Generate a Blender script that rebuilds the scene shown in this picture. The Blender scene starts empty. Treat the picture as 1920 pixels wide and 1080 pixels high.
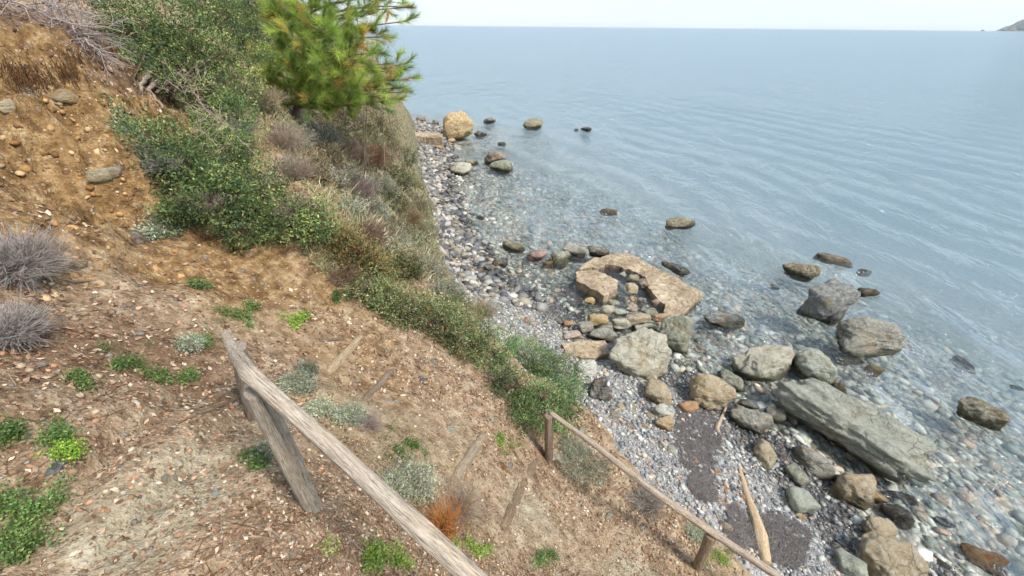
import bpy, bmesh, math, random
import numpy as np
from mathutils import Vector, Matrix

random.seed(7); rng = np.random.default_rng(7)
scene = bpy.context.scene
COL = scene.collection

# ------------------------------------------------------------------ camera
FPX = 767.0; CAMZ = 6.5; PITCH = math.radians(32.65); ROLL = math.radians(0.53)
cam_d = bpy.data.cameras.new('camera'); cam = bpy.data.objects.new('camera', cam_d); COL.objects.link(cam)
cam_d.sensor_width = 36.0; cam_d.lens = FPX / 1920 * 36.0; cam_d.clip_start = 0.05; cam_d.clip_end = 60000
cr, sr, cp, sp = math.cos(ROLL), math.sin(ROLL), math.cos(PITCH), math.sin(PITCH)
AX = np.array([1.0, 0, 0]); AY = np.array([0, -sp, -cp]); AZ = np.array([0, cp, -sp])   # image right, image down, forward (no roll)
IX = cr * AX - sr * AY; IY = sr * AX + cr * AY
cam.matrix_world = Matrix([[IX[i], -IY[i], -AZ[i], (0, 0, CAMZ)[i]] for i in range(3)] + [[0, 0, 0, 1]])
scene.camera = cam
# ------------------------------------------------------------------ sky, sun, exposure
SUN_EL, SUN_AZ = math.radians(52), math.radians(125)      # azimuth clockwise from +Y
world = bpy.data.worlds.new('World'); scene.world = world; world.use_nodes = True
wt = world.node_tree; wt.nodes.clear()
wo = wt.nodes.new('ShaderNodeOutputWorld'); wb = wt.nodes.new('ShaderNodeBackground')
sky = wt.nodes.new('ShaderNodeTexSky'); sky.sky_type = 'NISHITA'; sky.sun_disc = False
sky.sun_elevation = SUN_EL; sky.sun_rotation = SUN_AZ; sky.air_density = 1.0; sky.dust_density = .6; sky.ozone_density = 3.0
wtc = wt.nodes.new('ShaderNodeTexCoord'); wmap = wt.nodes.new('ShaderNodeMapping'); wmap.inputs['Scale'].default_value = (1.0, 1.0, 11.0)
wn = wt.nodes.new('ShaderNodeTexNoise'); wn.inputs['Scale'].default_value = 2.3; wn.inputs['Detail'].default_value = 7; wn.inputs['Roughness'].default_value = .55
wr = wt.nodes.new('ShaderNodeMapRange'); wr.inputs[1].default_value = .40; wr.inputs[2].default_value = .66; wr.inputs[3].default_value = .42; wr.inputs[4].default_value = .97
wm = wt.nodes.new('ShaderNodeMix'); wm.data_type = 'RGBA'; wm.inputs[7].default_value = (4.55, 5.1, 5.75, 1)
L = wt.links.new
L(wtc.outputs['Generated'], wmap.inputs[0]); L(wmap.outputs[0], wn.inputs['Vector']); L(wn.outputs[0], wr.inputs[0])
L(wr.outputs[0], wm.inputs[0]); L(sky.outputs[0], wm.inputs[6]); L(wm.outputs[2], wb.inputs[0]); L(wb.outputs[0], wo.inputs[0])
wb.inputs[1].default_value = 0.095
sun_d = bpy.data.lights.new('sun', 'SUN'); sun_d.energy = 2.4; sun_d.angle = math.radians(11); sun_d.color = (1, .95, .88)
sun = bpy.data.objects.new('sun', sun_d); COL.objects.link(sun)
sdir = Vector((math.sin(SUN_AZ) * math.cos(SUN_EL), math.cos(SUN_AZ) * math.cos(SUN_EL), math.sin(SUN_EL)))
sun.rotation_euler = (-sdir).to_track_quat('-Z', 'Y').to_euler(); sun.location = (5, -5, 20)
vs = scene.view_settings; vs.view_transform = 'Standard'; vs.look = 'None'; vs.gamma = 1; vs.exposure = 1.15
scene.cycles.max_bounces = 6; scene.cycles.diffuse_bounces = 3; scene.cycles.glossy_bounces = 2
scene.cycles.transmission_bounces = 2; scene.cycles.transparent_max_bounces = 10; scene.cycles.volume_bounces = 1
scene.cycles.use_adaptive_sampling = True; scene.cycles.adaptive_threshold = 0.03
scene.cycles.caustics_reflective = False; scene.cycles.caustics_refractive = False

# ------------------------------------------------------------------ helpers
def lin(r, g, b):
    f = lambda c: (c / 255 / 12.92) if c / 255 <= .04045 else ((c / 255 + .055) / 1.055) ** 2.4
    return np.array([f(r), f(g), f(b)])

def ray(px, py):
    px = np.asarray(px, float); py = np.asarray(py, float)
    return ((px - 960) / FPX)[..., None] * IX + ((py - 540) / FPX)[..., None] * IY + AZ
ORG = np.array([0, 0, CAMZ])
def at(px, py, d): return ORG + ray(px, py) * np.asarray(d, float)[..., None]
def atz(px, py, z):
    r = ray(px, py); return ORG + r * ((z - CAMZ) / r[..., 2])[..., None]

def hash3(ix, iy, iz, seed):
    n = (ix.astype(np.int64) * 374761393 + iy.astype(np.int64) * 668265263 + iz.astype(np.int64) * 2147483647 + seed * 1274126177) & 0xFFFFFFFF
    n = ((n ^ (n >> 13)) * 1274126177) & 0xFFFFFFFF
    n = ((n ^ (n >> 16)) * 2246822519) & 0xFFFFFFFF
    return ((n ^ (n >> 15)) & 0xFFFFFF) / float(0xFFFFFF)
def vnoise(p, seed=0):
    p = np.asarray(p, float); i = np.floor(p); f = p - i; f = f * f * f * (f * (f * 6 - 15) + 10)
    x, y, z = i[..., 0], i[..., 1], i[..., 2]; r = 0
    for dx in (0, 1):
        for dy in (0, 1):
            for dz in (0, 1):
                w = (f[..., 0] if dx else 1 - f[..., 0]) * (f[..., 1] if dy else 1 - f[..., 1]) * (f[..., 2] if dz else 1 - f[..., 2])
                r = r + w * hash3(x + dx, y + dy, z + dz, seed)
    return r * 2 - 1
def fbm(p, oct=4, seed=0, gain=.5):
    p = np.asarray(p, float); r = 0; a = 1.0
    for k in range(oct):
        r = r + a * vnoise(p * 2 ** k + 17.3 * k, seed + k); a *= gain
    return r
def xyz(x, y, z=0): return np.stack([x, y, np.zeros_like(x) + z], -1)

def mesh_np(name, V, F, mat=None, col=None, parent=None, smooth=True, vec=None):
    V = np.asarray(V, np.float32); F = np.asarray(F, np.int32); n = F.shape[1]
    me = bpy.data.meshes.new(name); me.vertices.add(len(V)); me.vertices.foreach_set('co', V.ravel())
    me.loops.add(F.size); me.loops.foreach_set('vertex_index', F.ravel())
    me.polygons.add(len(F)); me.polygons.foreach_set('loop_start', np.arange(0, F.size, n, dtype=np.int32))
    me.polygons.foreach_set('loop_total', np.full(len(F), n, np.int32))
    me.polygons.foreach_set('use_smooth', np.full(len(F), smooth, bool))
    me.update(calc_edges=True)
    if col is not None:
        c = np.ones((len(V), 4), np.float32); c[:, :3] = col
        me.color_attributes.new('Col', 'FLOAT_COLOR', 'POINT').data.foreach_set('color', c.ravel())
    if vec is not None:
        me.attributes.new('wc', 'FLOAT_VECTOR', 'POINT').data.foreach_set('vector', np.asarray(vec, np.float32).ravel())
    if mat: me.materials.append(mat)
    o = bpy.data.objects.new(name, me); COL.objects.link(o)
    if parent: o.parent = parent
    return o
def tag(o, label=None, cat=None, group=None, kind=None):
    if label: o['label'] = label
    if cat: o['category'] = cat
    if group: o['group'] = group
    if kind: o['kind'] = kind
    return o
def empty(name, loc, label, cat, group=None):
    e = bpy.data.objects.new(name, None); COL.objects.link(e); e.location = loc; e.empty_display_size = .1
    return tag(e, label, cat, group)
def rebase(o, loc):
    """move a mesh's origin to loc and keep the geometry where it is"""
    loc = np.asarray(loc, float); me = o.data
    me.transform(Matrix.Translation(Vector(-loc))); o.location = loc; return o
def under(o, e):
    """parent a mesh built in world coordinates to a thing's Empty"""
    o.parent = e; o.matrix_parent_inverse = Matrix.Translation(-e.location); return o

def scatter(T, TF, P, R, S, col):
    """join instances of a template: T (k,3), TF (f,n), P (N,3), R (N,3,3) or None, S (N,3) or (N,), col (N,3)"""
    N = len(P); k = len(T); S = np.asarray(S)
    if S.ndim == 1: S = np.repeat(S[:, None], 3, 1)
    X = T[None] * S[:, None, :]
    if R is not None: X = np.einsum('nij,nkj->nki', R, X)
    V = (X + P[:, None, :]).reshape(-1, 3)
    F = (TF[None] + (np.arange(N) * k)[:, None, None]).reshape(-1, TF.shape[1])
    C = np.repeat(col, k, 0)
    return V, F, C
def rot_from(z, spin=None):
    """rotation matrices whose Z column is z (N,3), random spin"""
    z = z / np.linalg.norm(z, axis=1, keepdims=True); N = len(z)
    a = rng.normal(size=(N, 3)); x = np.cross(a, z); x /= np.linalg.norm(x, axis=1, keepdims=True) + 1e-9
    y = np.cross(z, x); return np.stack([x, y, z], 2)
def rand_dirs(N):
    a = rng.normal(size=(N, 3)); return a / np.linalg.norm(a, axis=1, keepdims=True)
def tubes(P, R, m=4):
    """P (N,K,3), R (N,K) -> joined open tubes (quads)"""
    P = np.asarray(P, float); N, K, _ = P.shape
    T = np.gradient(P, axis=1); T /= np.linalg.norm(T, axis=2, keepdims=True) + 1e-9
    a = np.array([.31, .22, .92]) + 0 * T; a[np.abs((T * a).sum(-1)) > .9] = [1, 0, 0]
    X = np.cross(a, T); X /= np.linalg.norm(X, axis=2, keepdims=True) + 1e-9; Y = np.cross(T, X)
    th = np.arange(m) * 2 * math.pi / m
    V = P[:, :, None, :] + R[:, :, None, None] * (np.cos(th)[None, None, :, None] * X[:, :, None, :] + np.sin(th)[None, None, :, None] * Y[:, :, None, :])
    b = np.arange(N)[:, None, None] * K * m + np.arange(K - 1)[None, :, None] * m; j = np.arange(m)[None, None, :]
    j2 = (j + 1) % m
    F = np.stack([b + j, b + j2, b + m + j2, b + m + j], -1).reshape(-1, 4)
    return V.reshape(-1, 3), F
def join(parts):
    Vs, Fs, Cs, o = [], [], [], 0
    for V, F, C in parts:
        Vs.append(V); Fs.append(F + o); Cs.append(C); o += len(V)
    return np.concatenate(Vs), np.concatenate(Fs), np.concatenate(Cs)

# ------------------------------------------------------------------ materials
class NT:
    def __init__(s, name):
        s.m = bpy.data.materials.new(name); s.m.use_nodes = True; s.t = s.m.node_tree; s.t.nodes.clear()
        s.out = s.n('ShaderNodeOutputMaterial')
    def n(s, typ, **kw):
        nd = s.t.nodes.new(typ)
        for k, v in kw.items(): setattr(nd, k, v)
        return nd
    def l(s, a, b): s.t.links.new(a, b)
    def set(s, sock, v):
        if hasattr(v, 'links') or isinstance(v, bpy.types.NodeSocket): s.l(v, sock)
        else:
            if hasattr(v, '__len__') and len(v) == 3 and sock.type == 'RGBA': v = (*v, 1)
            sock.default_value = v
    def noise(s, vec, scale, detail=4, rough=.55, dist=0):
        nd = s.n('ShaderNodeTexNoise'); s.l(vec, nd.inputs['Vector']); nd.inputs['Scale'].default_value = scale
        nd.inputs['Detail'].default_value = detail; nd.inputs['Roughness'].default_value = rough; nd.inputs['Distortion'].default_value = dist
        return nd.outputs[0]
    def voro(s, vec, scale, feature='F1', rnd=1):
        nd = s.n('ShaderNodeTexVoronoi', feature=feature); s.l(vec, nd.inputs['Vector']); nd.inputs['Scale'].default_value = scale
        nd.inputs['Randomness'].default_value = rnd
        return nd
    def ramp(s, f, lo, hi, a=0., b=1.):
        nd = s.n('ShaderNodeMapRange'); s.set(nd.inputs[0], f)
        for i, v in enumerate((lo, hi, a, b)): s.set(nd.inputs[i + 1], v)
        return nd.outputs[0]
    def cramp(s, f, stops):
        nd = s.n('ShaderNodeValToRGB'); s.l(f, nd.inputs[0]); e = nd.color_ramp.elements
        while len(e) < len(stops): e.new(.5)
        for el, (p, c) in zip(e, stops): el.position = p; el.color = (*c, 1)
        return nd.outputs[0]
    def mix(s, f, a, b, mode='MIX'):
        nd = s.n('ShaderNodeMix', data_type='RGBA', blend_type=mode); s.set(nd.inputs[0], f); s.set(nd.inputs[6], a); s.set(nd.inputs[7], b)
        return nd.outputs[2]
    def math(s, op, a, b=0.):
        nd = s.n('ShaderNodeMath', operation=op); s.set(nd.inputs[0], a); s.set(nd.inputs[1], b); return nd.outputs[0]
    def map(s, vec, scale=(1, 1, 1), rot=(0, 0, 0), loc=(0, 0, 0)):
        nd = s.n('ShaderNodeMapping'); s.l(vec, nd.inputs[0]); nd.inputs['Scale'].default_value = scale; nd.inputs['Rotation'].default_value = rot
        s.set(nd.inputs['Location'], loc); return nd.outputs[0]
    def bump(s, h, strength, dist, nrm=None):
        nd = s.n('ShaderNodeBump'); s.l(h, nd.inputs['Height']); nd.inputs['Strength'].default_value = strength; nd.inputs['Distance'].default_value = dist
        if nrm: s.l(nrm, nd.inputs['Normal'])
        return nd.outputs[0]
    def bsdf(s, color, rough=.85, nrm=None, spec=.3, **kw):
        b = s.n('ShaderNodeBsdfPrincipled'); s.set(b.inputs['Base Color'], color); s.set(b.inputs['Roughness'], rough)
        b.inputs['Specular IOR Level'].default_value = spec
        if nrm: s.l(nrm, b.inputs['Normal'])
        for k, v in kw.items(): s.set(b.inputs[k], v)
        s.l(b.outputs[0], s.out.inputs[0]); return b
    def pos(s): return s.n('ShaderNodeNewGeometry').outputs['Position']
    def attr(s, name='Col'): return s.n('ShaderNodeAttribute', attribute_name=name)

def mat_ground():
    t = NT('hillside_earth'); p = t.pos(); a = t.attr('Col')
    sep = t.n('ShaderNodeSeparateColor'); t.l(a.outputs['Color'], sep.inputs[0])
    bank, path, litter = sep.outputs
    n1 = t.noise(p, 1.3, 6, .6); n2 = t.noise(p, 9, 6, .65); n3 = t.noise(p, 45, 4, .6)
    soil = t.cramp(n2, [(.28, lin(98, 78, 60)), (.45, lin(150, 127, 100)), (.6, lin(178, 157, 129)), (.78, lin(206, 192, 168))])
    ochre = t.cramp(n2, [(.30, lin(74, 54, 36)), (.44, lin(124, 96, 62)), (.56, lin(154, 124, 84)), (.72, lin(196, 172, 132))])
    stone = t.cramp(n2, [(.25, lin(132, 122, 100)), (.5, lin(172, 160, 134)), (.75, lin(196, 188, 166))])
    humus = t.cramp(n2, [(.3, lin(82, 62, 46)), (.55, lin(134, 108, 84)), (.75, lin(166, 140, 114))])
    c = t.mix(t.ramp(t.math('ADD', bank, t.ramp(n1, .3, .7, -.3, .3)), .3, .7), soil, ochre)
    c = t.mix(t.ramp(t.math('ADD', path, t.ramp(n1, .3, .7, -.35, .35)), .35, .75), c, stone)
    c = t.mix(t.ramp(t.math('ADD', litter, t.ramp(n1, .3, .7, -.35, .35)), .3, .8), c, humus)
    v = t.voro(p, 38); sepv = t.n('ShaderNodeSeparateColor'); t.l(v.outputs['Color'], sepv.inputs[0])
    chip = t.math('MULTIPLY', t.ramp(sepv.outputs[0], .74, .78), t.ramp(t.math('ADD', v.outputs['Distance'], t.ramp(n3, .3, .7, -.2, .2)), .42, .34))
    chipc = t.cramp(sepv.outputs[1], [(0, lin(198, 190, 178)), (.35, lin(190, 164, 136)), (.6, lin(150, 140, 130)), (.85, lin(176, 134, 104)), (1, lin(104, 90, 76))])
    c = t.mix(t.math('MULTIPLY', chip, .8), c, chipc)
    c = t.mix(.5, c, t.mix(1, c, t.ramp(n3, .3, .7, .55, 1.35), 'MULTIPLY'))
    at2 = t.attr('wc'); sx = t.n('ShaderNodeSeparateXYZ'); t.l(at2.outputs['Vector'], sx.inputs[0])
    nr_ = t.noise(t.map(p, (1, 1, 3)), 3.5, 7, .7, .3)
    rockc = t.mix(sx.outputs[1], t.cramp(nr_, [(.3, lin(120, 106, 82)), (.5, lin(176, 164, 138)), (.7, lin(206, 198, 178))]), t.cramp(nr_, [(.3, lin(52, 52, 52)), (.5, lin(96, 96, 94)), (.7, lin(140, 136, 126))]))
    c = t.mix(t.ramp(t.math('ADD', sx.outputs[0], t.ramp(n1, .3, .7, -.3, .3)), .35, .65), c, rockc)
    c = t.mix(t.ramp(t.math('ADD', sx.outputs[2], t.ramp(n1, .3, .7, -.3, .3)), .35, .7, 0, .8), c, t.cramp(n2, [(.3, lin(80, 74, 54)), (.5, lin(126, 120, 92)), (.7, lin(168, 158, 130))]))
    h = t.math('ADD', t.math('ADD', t.math('MULTIPLY', n2, 1.0), t.math('MULTIPLY', n3, .35)), t.math('MULTIPLY', chip, .12))
    t.bsdf(c, .95, t.bump(h, 1.0, .07), .15); return t.m
def mat_beach(name='beach_pebbles', wetz=.10):
    t = NT(name); p = t.pos()
    n1 = t.noise(p, .8, 4); pn = t.n('ShaderNodeVectorMath', operation='MULTIPLY'); t.l(p, pn.inputs[0]); pn.inputs[1].default_value = (1, 1, .6)
    v = t.voro(pn.outputs[0], 13); v2 = t.voro(pn.outputs[0], 38)
    s1 = t.n('ShaderNodeSeparateColor'); t.l(v.outputs['Color'], s1.inputs[0]); s2 = t.n('ShaderNodeSeparateColor'); t.l(v2.outputs['Color'], s2.inputs[0])
    st = [(0, lin(92, 92, 94)), (.3, lin(128, 130, 132)), (.55, lin(160, 162, 162)), (.72, lin(190, 188, 182)), (.84, lin(164, 150, 128)), (.93, lin(168, 118, 88)), (1, lin(70, 68, 68))]
    c1 = t.cramp(s1.outputs[0], st); c2 = t.cramp(s2.outputs[0], st)
    c = t.mix(t.ramp(n1, .4, .6), c1, c2); c = t.mix(.35, c, lin(128, 128, 128))
    sz = t.n('ShaderNodeSeparateXYZ'); t.l(p, sz.inputs[0])
    wet = t.ramp(t.math('ADD', sz.outputs[2], t.ramp(t.noise(p, 2.2, 4), .3, .7, -.13, .13)), wetz - .05, wetz + .08, 1, 0)
    c = t.mix(wet, c, t.mix(1, c, (.36, .35, .36), 'MULTIPLY'))
    h = t.math('ADD', t.ramp(v.outputs['Distance'], 0, .6, 1, 0), t.math('MULTIPLY', t.ramp(v2.outputs['Distance'], 0, .6, 1, 0), .5))
    t.bsdf(c, t.ramp(wet, 0, 1, .85, .35), t.bump(h, .8, .04), .4); return t.m
def mat_seabed():
    t = NT('seabed_stones'); p = t.pos()
    n1 = t.noise(p, .35, 5, .6); dn = t.n('ShaderNodeTexNoise'); t.l(p, dn.inputs['Vector']); dn.inputs['Scale'].default_value = 3
    dm = t.mix(.08, p, dn.outputs['Color'], 'ADD')
    v = t.voro(dm, 3.2); v2 = t.voro(dm, 8.5)
    s1 = t.n('ShaderNodeSeparateColor'); t.l(v.outputs['Color'], s1.inputs[0]); s2 = t.n('ShaderNodeSeparateColor'); t.l(v2.outputs['Color'], s2.inputs[0])
    st = [(0, lin(130, 134, 122)), (.25, lin(168, 170, 156)), (.5, lin(192, 192, 178)), (.7, lin(214, 212, 200)), (.86, lin(200, 184, 160)), (.95, lin(194, 166, 140)), (1, lin(120, 124, 110))]
    c = t.mix(t.ramp(n1, .45, .55, .25, .8), t.cramp(s1.outputs[0], st), t.cramp(s2.outputs[0], st))
    c = t.mix(t.ramp(v2.outputs['Distance'], .35, .7, 0, .6), c, lin(84, 84, 76))
    dark = t.ramp(t.noise(p, .07, 4, .6), .5, .62)
    c = t.mix(t.math('MULTIPLY', dark, .6), c, lin(70, 84, 70))
    t.bsdf(c, .9, t.bump(t.ramp(v2.outputs['Distance'], 0, .6, 1, 0), .7, .06), .1); return t.m
def mat_rock():
    """one rock for every boulder and stone: the object's own colour tints it; a dark wet algae band hugs the water line"""
    t = NT('weathered_rock'); oi = t.n('ShaderNodeObjectInfo'); p = t.pos()
    off = t.n('ShaderNodeVectorMath', operation='MULTIPLY_ADD'); t.l(oi.outputs['Random'], off.inputs[0]); off.inputs[1].default_value = (37, 91, 53); t.l(p, off.inputs[2])
    q = off.outputs[0]
    n1 = t.noise(q, 1.6, 5, .6, .4); n2 = t.noise(q, 9, 9, .75, .3); n3 = t.noise(q, 52, 5, .75)
    str_ = t.noise(t.map(q, (1.5, 1.5, 9), (.5, .35, 0)), 2.2, 6, .65, .5)
    base = oi.outputs['Color']
    c = t.mix(t.ramp(n1, .35, .65, 0, .65), base, t.mix(1, base, (1.28, 1.27, 1.2), 'MULTIPLY'))
    c = t.mix(t.ramp(n2, .46, .64, 0, .6), c, lin(204, 200, 184))
    c = t.mix(t.ramp(n2, .46, .3, 0, .6), c, t.mix(1, base, (.38, .38, .36), 'MULTIPLY'))
    c = t.mix(t.ramp(t.noise(q, 2.4, 5, .6), .56, .68, 0, .55), c, lin(158, 124, 76))
    c = t.mix(t.ramp(str_, .52, .62, 0, .3), c, lin(120, 116, 100))
    c = t.mix(t.ramp(n3, .55, .72, 0, .55), c, lin(206, 204, 192))
    c = t.mix(t.ramp(n3, .45, .3, 0, .7), c, t.mix(1, c, (.35, .35, .33), 'MULTIPLY'))
    wq = t.mix(.12, q, t.n('ShaderNodeTexNoise').outputs['Color'], 'ADD'); vc = t.voro(t.map(wq, (1, 1, 1.8), (.4, .2, 0)), 2.6, 'DISTANCE_TO_EDGE'); crk = t.math('MULTIPLY', t.ramp(vc.outputs['Distance'], .0, .035, 1, 0), t.ramp(t.noise(q, 2.0, 3), .45, .6))
    c = t.mix(t.math('MULTIPLY', crk, .45), c, lin(64, 58, 50))
    vn = t.ramp(t.math('ABSOLUTE', t.math('SUBTRACT', str_, .5)), .0, .022, 1, 0); c = t.mix(t.math('MULTIPLY', vn, .35), c, lin(214, 210, 200))
    sz = t.n('ShaderNodeSeparateXYZ'); t.l(p, sz.inputs[0])
    wet = t.ramp(t.math('ADD', sz.outputs[2], t.ramp(n1, .3, .7, -.09, .09)), .06, .18, 1, 0)
    c = t.mix(wet, c, t.mix(1, c, (.34, .33, .26), 'MULTIPLY'))
    h = t.math('SUBTRACT', t.math('ADD', t.math('ADD', t.math('MULTIPLY', n2, 1.2), t.math('MULTIPLY', str_, .7)), t.math('MULTIPLY', n3, .35)), t.math('MULTIPLY', crk, .3))
    t.bsdf(c, t.ramp(wet, 0, 1, .9, .45), t.bump(h, 1.0, .09), .3); return t.m
def mat_attr(name, rough=.8, bump_scale=0, transl=0., var=.35, scale=30, spec=.25, wet=False):
    """colour per piece from the mesh, with a fine grain on top"""
    t = NT(name); a = t.attr('Col'); p = t.pos(); n = t.noise(p, scale, 4, .6)
    c = t.mix(var, a.outputs['Color'], t.mix(1, a.outputs['Color'], t.ramp(n, .3, .7, .5, 1.5), 'MULTIPLY'))
    nr = t.bump(n, .6, bump_scale) if bump_scale else None
    if wet:   # pebbles stay wet and dark where the swash reaches
        sz = t.n('ShaderNodeSeparateXYZ'); t.l(p, sz.inputs[0]); wm_ = t.ramp(t.math('ADD', sz.outputs[2], t.ramp(t.noise(p, 1.8, 4), .3, .7, -.10, .10)), .05, .13, 1, 0)
        c = t.mix(wm_, c, t.mix(1, c, (.52, .52, .52), 'MULTIPLY')); rough = t.ramp(wm_, 0, 1, rough, .25)
    b = t.bsdf(c, rough, nr, spec)
    if transl:
        tr = t.n('ShaderNodeBsdfTranslucent'); t.l(c, tr.inputs[0]); mx = t.n('ShaderNodeMixShader'); mx.inputs[0].default_value = transl
        t.l(b.outputs[0], mx.inputs[1]); t.l(tr.outputs[0], mx.inputs[2]); t.l(mx.outputs[0], t.out.inputs[0])
    return t.m
def mat_wood():
    t = NT('weathered_wood'); a = t.attr('wc'); oi = t.n('ShaderNodeObjectInfo')
    g = t.noise(t.map(a.outputs['Vector'], (7, 7, 5.5)), 3.0, 9, .75, .7); g2 = t.noise(t.map(a.outputs['Vector'], (22, 22, 4.5)), 3, 5, .65, .4); k = t.noise(a.outputs['Vector'], 3, 3)
    c = t.cramp(g, [(.27, lin(84, 74, 64)), (.4, lin(146, 134, 120)), (.58, lin(178, 168, 154)), (.78, lin(214, 206, 194))])
    c = t.mix(t.ramp(g2, .48, .36, 0, .75), c, lin(66, 54, 44)); c = t.mix(t.ramp(k, .5, .68, 0, .22), c, lin(180, 156, 126))
    c = t.mix(1, c, oi.outputs['Color'], 'MULTIPLY')
    h = t.math('ADD', g, t.math('MULTIPLY', g2, .6)); t.bsdf(c, .85, t.bump(h, .8, .012), .2); return t.m
def mat_concrete():
    t = NT('old_concrete'); p = t.pos(); n1 = t.noise(p, 1.7, 5, .6); n2 = t.noise(p, 11, 6, .7); v = t.voro(p, 26)
    c = t.cramp(n1, [(.3, lin(130, 114, 92)), (.5, lin(168, 150, 124)), (.7, lin(196, 180, 154))])
    c = t.mix(t.ramp(n2, .54, .36, 0, .8), c, lin(98, 84, 68)); c = t.mix(t.ramp(t.noise(p, 4, 6, .7), .55, .7, 0, .5), c, lin(128, 122, 108)); c = t.mix(t.ramp(v.outputs['Distance'], .2, .1, 0, .4), c, lin(212, 204, 190))
    sz = t.n('ShaderNodeSeparateXYZ'); t.l(p, sz.inputs[0])
    wet = t.ramp(t.math('ADD', sz.outputs[2], t.ramp(n1, .3, .7, -.1, .1)), -.12, .06, 1, 0); c = t.mix(wet, c, t.mix(1, c, (.44, .42, .36), 'MULTIPLY'))
    t.bsdf(c, .9, t.bump(t.math('ADD', n2, t.math('MULTIPLY', v.outputs['Distance'], .4)), .7, .03), .2); return t.m
def mat_seagrass():
    t = NT('dead_seagrass'); p = t.pos(); n = t.noise(t.map(p, (3, 1, 1), (0, 0, .6)), 14, 6, .7, .6)
    t.bsdf(t.cramp(n, [(.3, lin(82, 78, 78)), (.5, lin(122, 118, 117)), (.72, lin(172, 167, 162))]), .8, t.bump(n, 1, .03), .3); return t.m
def mat_sea():
    t = NT('sea_water'); p = t.pos()
    def w(scale, sc, rot, det=3): return t.noise(t.map(p, sc, (0, 0, rot)), scale, det, .55, .25)
    h = t.math('ADD', t.math('MULTIPLY', w(2.4, (1, .5, 1), math.radians(-12), 5), .34), t.math('MULTIPLY', w(.6, (1, .42, 1), math.radians(-16), 4), .75))
    h = t.math('ADD', h, t.math('MULTIPLY', w(7.5, (1, .6, 1), math.radians(18), 3), .105))
    h = t.math('ADD', h, t.math('MULTIPLY', w(.09, (1, .5, 1), math.radians(-14), 7), 5.0))
    h = t.math('ADD', h, t.math('MULTIPLY', w(.24, (1, .5, 1), math.radians(-4), 6), 2.3))
    nr = t.bump(h, 1.0, 1.0)
    fr = t.n('ShaderNodeFresnel'); fr.inputs[0].default_value = 1.45; t.l(nr, fr.inputs['Normal'])
    tr = t.n('ShaderNodeBsdfTransparent'); tr.inputs[0].default_value = (.97, .985, .985, 1)
    gl = t.n('ShaderNodeBsdfGlossy'); gl.inputs['Roughness'].default_value = .09; t.l(nr, gl.inputs['Normal']); gl.inputs[0].default_value = (.93, .96, 1, 1)
    mx = t.n('ShaderNodeMixShader'); t.l(t.math('MINIMUM', fr.outputs[0], .66), mx.inputs[0]); t.l(tr.outputs[0], mx.inputs[1]); t.l(gl.outputs[0], mx.inputs[2]); t.l(mx.outputs[0], t.out.inputs[0])
    ab = t.n('ShaderNodeVolumeAbsorption'); ab.inputs[0].default_value = (.56, .76, .84, 1); ab.inputs[1].default_value = .20
    sc = t.n('ShaderNodeVolumeScatter'); sc.inputs[0].default_value = (.52, .62, .78, 1); sc.inputs[1].default_value = .24
    ad = t.n('ShaderNodeAddShader'); t.l(ab.outputs[0], ad.inputs[0]); t.l(sc.outputs[0], ad.inputs[1]); t.l(ad.outputs[0], t.out.inputs['Volume'])
    return t.m
M = dict(ground=mat_ground(), beach=mat_beach(), seabed=mat_seabed(), rock=mat_rock(), wood=mat_wood(), concrete=mat_concrete(), sea=mat_sea(), seagrass=mat_seagrass(),
         leaf=mat_attr('leaves', .5, 0, .25, .25, 60, .35), dry=mat_attr('dry_stems', .9, 0, .08, .25, 60, .1), needle=mat_attr('pine_needles', .5, 0, .45, .2, 40, .3),
         bark=mat_attr('bark', .9, .01, 0, .5, 40, .1), pebble=mat_attr('pebble_stone', .8, .01, 0, .5, 50, .3, wet=True), cobble=mat_attr('seabed_cobble', .8, .01, 0, .5, 50, .2), litter=mat_attr('leaf_litter', .8, 0, .1, .3, 60, .15))

# ------------------------------------------------------------------ terrain function
SHORE = np.array([(16, -12), (9, -5), (7.2, 0), (6.07, 2.4), (5.34, 2.83), (5.29, 3.43), (5.2, 4.15), (4.8, 5.0), (4.4, 5.77), (3.8, 6.5), (3.2, 7.2), (2.1, 8.0),
                  (1.1, 8.9), (.2, 9.9), (-.7, 10.9), (-1.4, 13.3), (-2.5, 17), (-3.75, 23.7), (-4.3, 27.7), (-5.2, 32), (-9, 36), (-18, 41), (-60, 60)])
FOOT = np.array([(6, -12), (4.2, -4), (3.4, 0), (3.1, 1.7), (2.55, 2.6), (1.95, 3.2), (1.35, 4.0), (.85, 4.6), (.2, 5.2), (-.35, 6.3), (-.8, 7.7), (-1.45, 9.4), (-2.0, 11.3), (-2.55, 12.9),
                 (-3.2, 15.5), (-4.4, 19.4), (-5.6, 25), (-6.9, 30.5), (-10, 35), (-18, 39.5), (-60, 57)])
def inside(poly, x, y):
    r = np.zeros(x.shape, bool); n = len(poly)
    for i in range(n):
        (x1, y1), (x2, y2) = poly[i], poly[(i + 1) % n]
        if y1 == y2: continue
        c = ((y1 > y) != (y2 > y)) & (x < (x2 - x1) * (y - y1) / (y2 - y1) + x1); r ^= c
    return r
def sdist(line, x, y):
    d = np.full(x.shape, 1e9)
    for (x1, y1), (x2, y2) in zip(line[:-1], line[1:]):
        ux, uy = x2 - x1, y2 - y1; t = np.clip(((x - x1) * ux + (y - y1) * uy) / (ux * ux + uy * uy), 0, 1)
        d = np.minimum(d, np.hypot(x - x1 - t * ux, y - y1 - t * uy))
    poly = list(map(tuple, line)) + [(-40000, 60000), (-40000, -40000), (line[0][0], -40000)]
    return np.where(inside(poly, x, y), d, -d)
CP = []
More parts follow.
